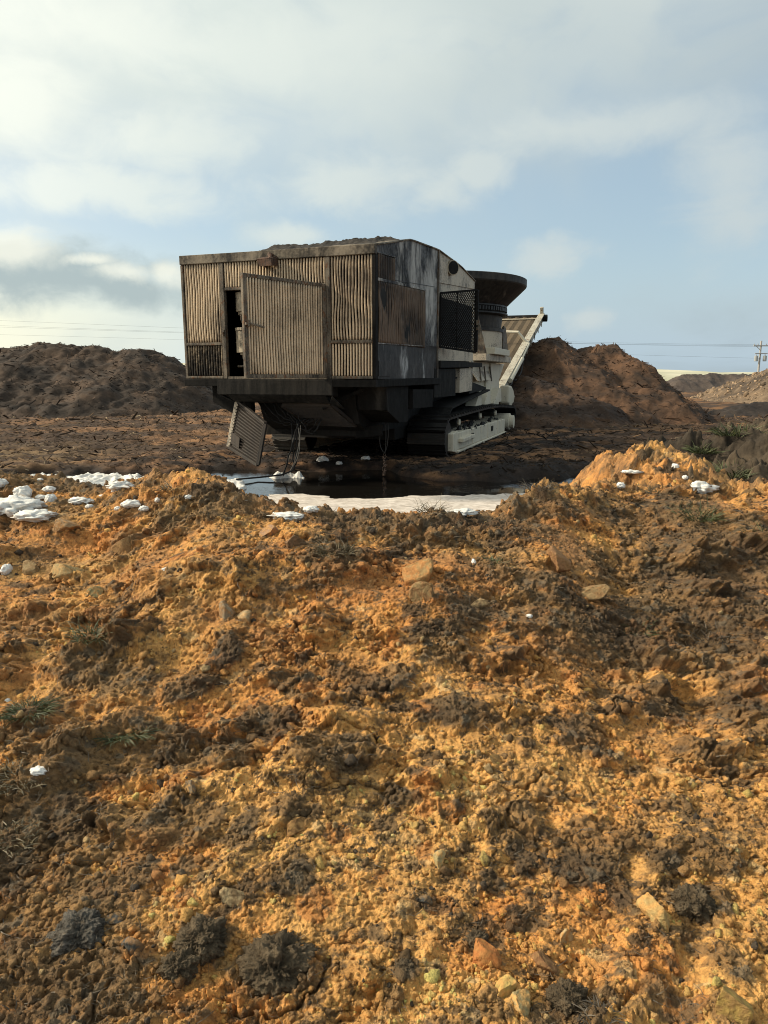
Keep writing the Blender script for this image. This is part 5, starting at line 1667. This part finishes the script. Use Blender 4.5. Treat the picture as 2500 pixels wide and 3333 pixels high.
foam_sheet('foam_raft', 'wide flat pinkish foam sheet along the near side of the puddle',
           [(-1.55, 8.9), (-1.0, 8.95), (-0.55, 8.62), (-0.1, 8.55), (0.3, 8.78), (1.1, 8.85), (1.9, 8.95), (2.3, 8.6), (2.2, 6.2), (-1.6, 6.2)], 0.012, 0.004, 721, mat=sm_)
foam_sheet('foam_raft', 'thin foam streak beside the fresh orange heap', [(3.0, 10.25), (3.3, 10.33), (3.6, 10.3), (3.5, 10.12), (3.1, 10.14)], 0.03, 0.02, 731)
for (x, y, r, lab) in ((-1.0, 11.35, .10, 'white foam clump on the mud under the machine, nearest the torn panel'), (-0.72, 11.2, .06, 'small foam clump under the hanging wires'),
                       (-0.3, 11.5, .075, 'foam clump behind the hanging wires'), (-2.05, 10.75, .10, 'flat foam clump below the corner of the torn panel')):
    v, f = ico(4)
    n1 = fbm(v[:, 0] * 1.6 + x, v[:, 1] * 1.6 + v[:, 2], 4, 1200 + int(r * 100))
    o = mesh_np('foam_lump', v * (0.95 + 0.35 * n1)[:, None] * np.array([r, r, r * 0.6]), f, fm)
    o.location = (x, y, float(pad_h(np.array([x]), np.array([y]))[0][0]) + 0.01)
    tag(o, lab, 'foam')

# ------------------------------------------------------------------ grass tufts, roots, chips


def blades(n, radius, length, r, lean=0.6, width=0.004, droopy=0.5):
    vs, fs = [], []
    for k in range(n):
        a, q = r.uniform(0, 2 * math.pi), radius * math.sqrt(r.uniform())
        p = np.array([q * math.cos(a), q * math.sin(a), -0.01])
        L = length * r.uniform(0.45, 1.15)
        out = np.array([math.cos(a + r.normal(0, 0.8)), math.sin(a + r.normal(0, 0.8)), 0.0])
        dirv = np.array([0, 0, 1.0]) + out * lean * r.uniform(0.2, 1.6)
        dirv /= np.linalg.norm(dirv)
        side = np.cross(dirv, r.normal(size=3))
        side /= np.linalg.norm(side)
        b = len(vs)
        ns = 5
        for i in range(ns):
            t = i / (ns - 1)
            w = width * (1 - t) ** 0.7 * r.uniform(0.8, 1.2) + 0.0006
            vs += [p - side * w, p + side * w]
            dirv = dirv + out * droopy * 0.3 - np.array([0, 0, droopy * 0.35 * t])
            dirv /= np.linalg.norm(dirv)
            p = p + dirv * L / (ns - 1)
        for i in range(ns - 1):
            fs.append((b + 2 * i, b + 2 * i + 1, b + 2 * i + 3, b + 2 * i + 2))
    return np.array(vs), np.array(fs)


def blade_mat(name, a, b_):
    m, t, b = new_mat(name)
    oi = t.node('ShaderNodeNewGeometry')
    rn = oi.outputs['Random Per Island']
    t.put(b.inputs['Base Color'], t.mix(rn, a, b_))
    b.inputs['Roughness'].default_value = 0.6
    return m


M['grass'] = blade_mat('green_grass', (0.035, 0.045, 0.014), (0.085, 0.10, 0.035))
M['straw'] = blade_mat('dry_grass', (0.05, 0.042, 0.02), (0.16, 0.125, 0.065))
M['root'] = blade_mat('dark_roots', (0.030, 0.024, 0.017), (0.11, 0.085, 0.055))
TUFTS = [(330, 2100, .085, .14, 150, 'grass', 'dark green grass clump on the left slope, its blades hanging down'),
         (420, 2365, .08, .12, 130, 'grass', 'green grass clump half buried in the middle of the left slope'),
         (125, 2320, .07, .12, 110, 'grass', 'thin grass clump near the left edge above a black patch'),
         (75, 2520, .12, .075, 150, 'straw', 'matted dry grass on the black soil at the left edge'),
         (1610, 1835, .06, .11, 110, 'grass', 'short dark grass tuft in the middle of the upper slope'),
         (2267, 1690, .11, .17, 170, 'grass', 'bright green grass tuft on the right crest below the foam wedge'),
         (1090, 1815, .11, .12, 170, 'straw', 'tangle of dry roots hanging from the crest below the dark water'),
         (2085, 2050, .07, .11, 110, 'grass', 'low green tuft in the middle of the right slope'),
         (1400, 1655, .08, .15, 70, 'straw', 'tuft of thin stalks standing on the crest before the foam sheet'),
         (2155, 1590, .10, .12, 110, 'straw', 'yellowish grass at the foot of the fresh orange heap'),
         (1760, 1612, .11, .09, 110, 'root', 'bristling dark root mat on the crest where the puddle ends'),
         (560, 1580, .09, .11, 110, 'straw', 'yellow green grass on the dark left crest'),
         (2330, 2060, .12, .12, 120, 'root', 'dark root mat near the right edge of the slope'),
         (2470, 1760, .09, .14, 80, 'grass', 'grass tuft at the right edge of the bank'),
         (40, 2700, .09, .06, 90, 'straw', 'dry grass on the black patch at the left edge, lower down'),
         (1950, 3300, .05, .07, 60, 'root', 'dark root knot at the bottom edge right of the middle')]
for i, (px, py, rad, ln, n, mt_, lab) in enumerate(TUFTS):
    x, y = spot(px, py)
    k = 0.55 + 0.11 * math.hypot(x, y)
    near = y < 3.2
    v, f = blades(int(n * (2.6 if near else 1)), rad * k * (1.25 if near else 1), ln * k * (0.7 if near else 0.9), np.random.default_rng(40 + i), lean=2.8 if near else 1.1, width=0.0012 * (0.6 + 0.12 * y), droopy=0.9)
    v[:, 2] += 0.35 * np.minimum(0, 0)
    o = mesh_np('grass_tuft', v, f, M[mt_], smooth=False)
    o.location = berm_pt(x, y)
    tag(o, lab, 'grass tuft')
MOUND = [(2390, 1415, 8.3, .26, .34, 'grass', 'bright green tuft high on the dark mound at the right'), (2385, 1540, 7.2, .32, .30, 'grass', 'wide dull green tuft low on the dark mound at the right'),
         (2290, 1470, 7.9, .2, .26, 'grass', 'small grass tuft on the left shoulder of the dark mound')]


def ground_at(x, y):
    z = -9.0
    for gx, gy, gz, _ in HEAPS:
        if gx[0, 0] <= x <= gx[0, -1] and gy[0, 0] <= y <= gy[-1, 0]:
            j = int(round((x - gx[0, 0]) / (gx[0, -1] - gx[0, 0]) * (gx.shape[1] - 1)))
            i = int(round((y - gy[0, 0]) / (gy[-1, 0] - gy[0, 0]) * (gx.shape[0] - 1)))
            z = max(z, gz[i, j])
    return z


for i, (px, py, d0, rad, ln, mt_, lab) in enumerate(MOUND):
    d = ray_dir(px, py)
    tt = np.linspace(5.5, 12, 600)
    hit = next((t for t in tt if EYE + d.z * t < ground_at(d.x * t, d.y * t)), d0)
    x, y = d.x * hit, d.y * hit
    v, f = blades(260, rad * 0.8, ln * 0.62, np.random.default_rng(70 + i), lean=1.0, width=0.005, droopy=0.8)
    o = mesh_np('grass_tuft', v, f, M[mt_], smooth=False)
    o.location = (x, y, ground_at(x, y) - 0.02)
    tag(o, lab, 'grass tuft')

# fine roots and stalks all over the dark topsoil
r_ = np.random.default_rng(21)
xs, ys, ds = berm_points(32000, r_)
dkv = look(BDK, xs, ys)
keep = (dkv > 0.45) | (r_.uniform(size=len(xs)) < 0.02)
xs, ys, ds = xs[keep], ys[keep], ds[keep]
n = len(xs)
zs = look(BZ, xs, ys)
ang = r_.uniform(0, 2 * math.pi, n)
Lr = r_.uniform(0.018, 0.075, n) * (0.5 + 0.16 * ds)
el = r_.uniform(-0.35, 0.8, n)
dirs = np.stack([np.cos(ang) * np.cos(el), np.sin(ang) * np.cos(el), np.sin(el)], -1)
cr = np.stack([np.cos(ang + 1.9), np.sin(ang + 1.9), np.full(n, -0.5)], -1)
wd = (0.0006 + 0.00028 * ds)[:, None] * r_.uniform(0.6, 1.3, (n, 1))
sidev = np.cross(dirs, r_.normal(size=(n, 3)))
sidev /= np.linalg.norm(sidev, axis=1)[:, None]
P0 = np.stack([look(BX_, xs, ys), look(BY_, xs, ys), zs - 0.004], -1)
VV = []
for t in (0.0, 0.35, 0.7, 1.0):
    p = P0 + dirs * (Lr * t)[:, None] + cr * (Lr * 0.45 * t * t)[:, None]
    w = wd * (1.0 - 0.6 * t)
    VV += [p - sidev * w, p + sidev * w]
VV = np.stack(VV, 1)
FF = np.array([[0, 1, 3, 2], [2, 3, 5, 4], [4, 5, 7, 6]])
FF = (FF[None] + (np.arange(n) * 8)[:, None, None]).reshape(-1, 4)
tag(mesh_np('root_fibres', VV.reshape(-1, 3), FF, M['root'], smooth=False), 'fine roots and dry stalks bristling from the dark topsoil', 'root fibres', kind='stuff')

# wood chips and strands over the yard and heaps
r_ = np.random.default_rng(33)


def chips(name, label, px_, py_, pz_, sizes, cols, mat):
    n = len(px_)
    a, e = r_.uniform(0, 2 * math.pi, n), r_.normal(0, 0.35, n)
    d = np.stack([np.cos(a) * np.cos(e), np.sin(a) * np.cos(e), np.sin(e)], -1)
    s = np.cross(d, r_.normal(size=(n, 3)))
    s /= np.linalg.norm(s, axis=1)[:, None]
    u = np.cross(s, d)
    L, Wd, T = sizes * r_.uniform(0.5, 1.6, n), sizes * r_.uniform(0.06, 0.22, n), sizes * 0.05
    c = np.stack([px_, py_, pz_], -1)
    V = []
    for i, j, k in ((-1, -1, -1), (1, -1, -1), (1, 1, -1), (-1, 1, -1), (-1, -1, 1), (1, -1, 1), (1, 1, 1), (-1, 1, 1)):
        V.append(c + d * (i * L)[:, None] + s * (j * Wd * (0.6 if i > 0 else 1))[:, None] + u * (k * T)[:, None])
    V = np.stack(V, 1)
    F = np.array([[3, 2, 1, 0], [4, 5, 6, 7], [0, 1, 5, 4], [1, 2, 6, 5], [2, 3, 7, 6], [3, 0, 4, 7]])
    F = (F[None] + (np.arange(n) * 8)[:, None, None]).reshape(-1, 4)
    o = mesh_np(name, V.reshape(-1, 3), F, mat, smooth=False, attrs={'soil': np.repeat(cols, 8, 0)})
    tag(o, label, 'wood chips', kind='stuff')


n = 24000
d = np.exp(r_.uniform(math.log(9.8), math.log(30), n))
t = r_.uniform(R(-34), R(34), n)
x, y = d * np.sin(t), d * np.cos(t)
z, w_, _, _ = pad_h(x, y)
ok = (w_ < 0.35)
x, y, z, d = x[ok], y[ok], z[ok], d[ok]
pick = r_.uniform(size=len(x))[:, None]
base_c = np.where(pick < 0.75, np.array([[0.06, 0.04, 0.026]]), np.where(pick < 0.95, np.array([[0.16, 0.10, 0.055]]), np.array([[0.36, 0.27, 0.17]])))
mt_, ms_ = to_machine(x, y)
chip_black = (sstep(mt_, -3.0, -1.6) * sstep(mt_, 5.5, 2.6) * sstep(ms_, 13, 8))[:, None]
base_c = base_c * (1 - 0.8 * chip_black)
chips('wood_chips', 'shredded wood chips strewn over the trodden yard', x, y, z + 0.012, 0.0023 * d * np.exp(r_.normal(0, 0.5, len(x))), base_c * r_.uniform(0.7, 1.3, (len(x), 1)), M['pad'])
hxs, hys, hzs, hcs = [], [], [], []
for hi, (gx, gy, gz, gc) in enumerate(HEAPS[:3]):
    m = 16000 if hi < 2 else 5000
    i, j = r_.integers(1, gx.shape[0] - 1, m), r_.integers(1, gx.shape[1] - 1, m)
    ok = gz[i, j] > 0.0
    i, j = i[ok], j[ok]
    hxs.append(gx[i, j]); hys.append(gy[i, j]); hzs.append(gz[i, j] + 0.02)
    hcs.append(gc[i, j] * np.where(r_.uniform(size=len(i))[:, None] < 0.08, 3.0, r_.uniform(0.6, 1.5, (len(i), 1))))
x, y, z, c = np.concatenate(hxs), np.concatenate(hys), np.concatenate(hzs), np.concatenate(hcs)
chips('wood_strands', 'shredded wood strands matted over the big mulch piles', x, y, z, 0.0020 * np.hypot(x, y) * np.exp(r_.normal(0, 0.5, len(x))), np.clip(c, 0.01, 0.5), M['pad'])

# stones on the stony pile at the right
gx, gy, gz, gc = HEAPS[4]
m = 6000
i, j = r_.integers(1, gx.shape[0] - 1, m), r_.integers(1, gx.shape[1] - 1, m)
ok = gz[i, j] > 0.1
i, j = i[ok], j[ok]
sz = 0.05 * np.exp(r_.normal(0, 0.5, len(i)))
cc = np.array([[0.24, 0.17, 0.11]]) * r_.uniform(0.3, 1.5, (len(i), 1))
tag(scatter('gravel', np.stack([gx[i, j], gy[i, j], gz[i, j]], -1), sz, cc, [lump_shapes(1, 1, .1, q)[0][0] for q in range(5)], lump_shapes(1, 1, .1, 0)[1], M['pad']),
    'loose stones covering the sunlit pile at the right edge', 'gravel', kind='stuff')

# drops falling from the machine into the puddle
tx, ty = to_world(1.22, 1.0)
dv = []
glass = plain_mat('dirty_water', (0.20, 0.12, 0.08), 0.15, 0.2, 10, spec=0.8)
v0, f0 = ico(1)
zz = r_.uniform(0.01, 0.36, 90)
pos = np.stack([tx + r_.normal(0, 0.014, 90), ty + r_.normal(0, 0.014, 90), zz], -1)
VV = v0[None] * (r_.uniform(0.003, 0.007, (90, 1, 1)) * np.array([1, 1, 1.8])) + pos[:, None]
tag(mesh_np('water_drops', VV.reshape(-1, 3), (f0[None] + (np.arange(90) * len(v0))[:, None, None]).reshape(-1, 3), glass), 'string of drops falling from the machine into the puddle', 'water drops', kind='stuff')

# ------------------------------------------------------------------ utility pole and power lines
M['pole'] = plain_mat('haze_pale_pole', (0.38, 0.36, 0.34), 0.85, 0.3, 3.0)  # pale because distance haze is put into the colour
M['can'] = plain_mat('grey_transformer', (0.33, 0.34, 0.34), 0.5, 0.1, 3.0)
M['line'] = plain_mat('power_cable', (0.10, 0.10, 0.10), 0.6, 0.1, 3.0)
PX_, PY_ = 36.6, 70.0
pole = empty('utility_pole', (PX_, PY_, 0))
tag(pole, 'haze-pale wooden utility pole with crossarm and transformers at the right edge', 'utility pole')


def pp(mb, name, mat, bev=0.0):
    return P(mb, name, mat, pole, bev)


pp(MB().tube([(0, 0, -0.2), (0, 0, 4.70)], [0.11, 0.08], 12), 'post', 'pole')
pp(MB().box((-0.75, -0.16, 4.17), (0.95, -0.06, 4.27)), 'crossarm', 'pole')
pp(MB().box((-0.55, -0.16, 3.45), (0.65, -0.06, 3.53)), 'crossarm', 'pole')
for q in (-0.68, -0.35, 0.45, 0.88):
    pp(MB().tube([(q, -0.11, 4.27), (q, -0.11, 4.42)], 0.04, 8), 'insulator', 'can')
for q in (-0.42, 0.42):
    pp(MB().tube([(q, -0.15, 2.75), (q, -0.15, 3.28)], 0.17, 14).tube([(q, -0.15, 3.28), (q, -0.15, 3.40)], 0.05, 8), 'transformer', 'can', 0.01)
pp(MB().bar((-0.5, -0.11, 4.2), (0, -0.11, 3.75), 0.04, 0.05), 'brace', 'pole')
LINES = [((0, 1043), (595, 1068), (2033, 1116), (2470, 1122), 'topmost power line sagging across the sky'),
         ((0, 1058), (595, 1083), (2035, 1119), (2472, 1126), 'second power line, upper of the close pair left of the machine'),
         ((0, 1063), (595, 1085), (2050, 1121), (2474, 1129), 'third power line, lower of the close pair left of the machine'),
         ((0, 1090), (595, 1105), (2080, 1156), (2478, 1166), 'lowest power line, just above the left pile')]
for a, b, c, d, lab in LINES:
    pts = []
    ctrl = [(-900, a[1] - (b[1] - a[1]) * 1.5 + 8), a, b, c, d]
    cx_, cy_ = [q[0] for q in ctrl], [q[1] for q in ctrl]
    co = np.polyfit(cx_, cy_, 3)
    for px in np.linspace(-900, d[0], 40):
        f = (px + 900) / (d[0] + 900)
        dep = 82 * (1 - f) + PY_ * f
        rd = ray_dir(px, float(np.polyval(co, px)))
        k = dep / rd.y
        pts.append((rd.x * k, dep, EYE + rd.z * k))
    o = MB().tube(pts, 0.0065, 5, caps=True).build('power_line', M['line'], None, smooth=True)
    tag(o, lab, 'power line', 'power lines strung across the yard')
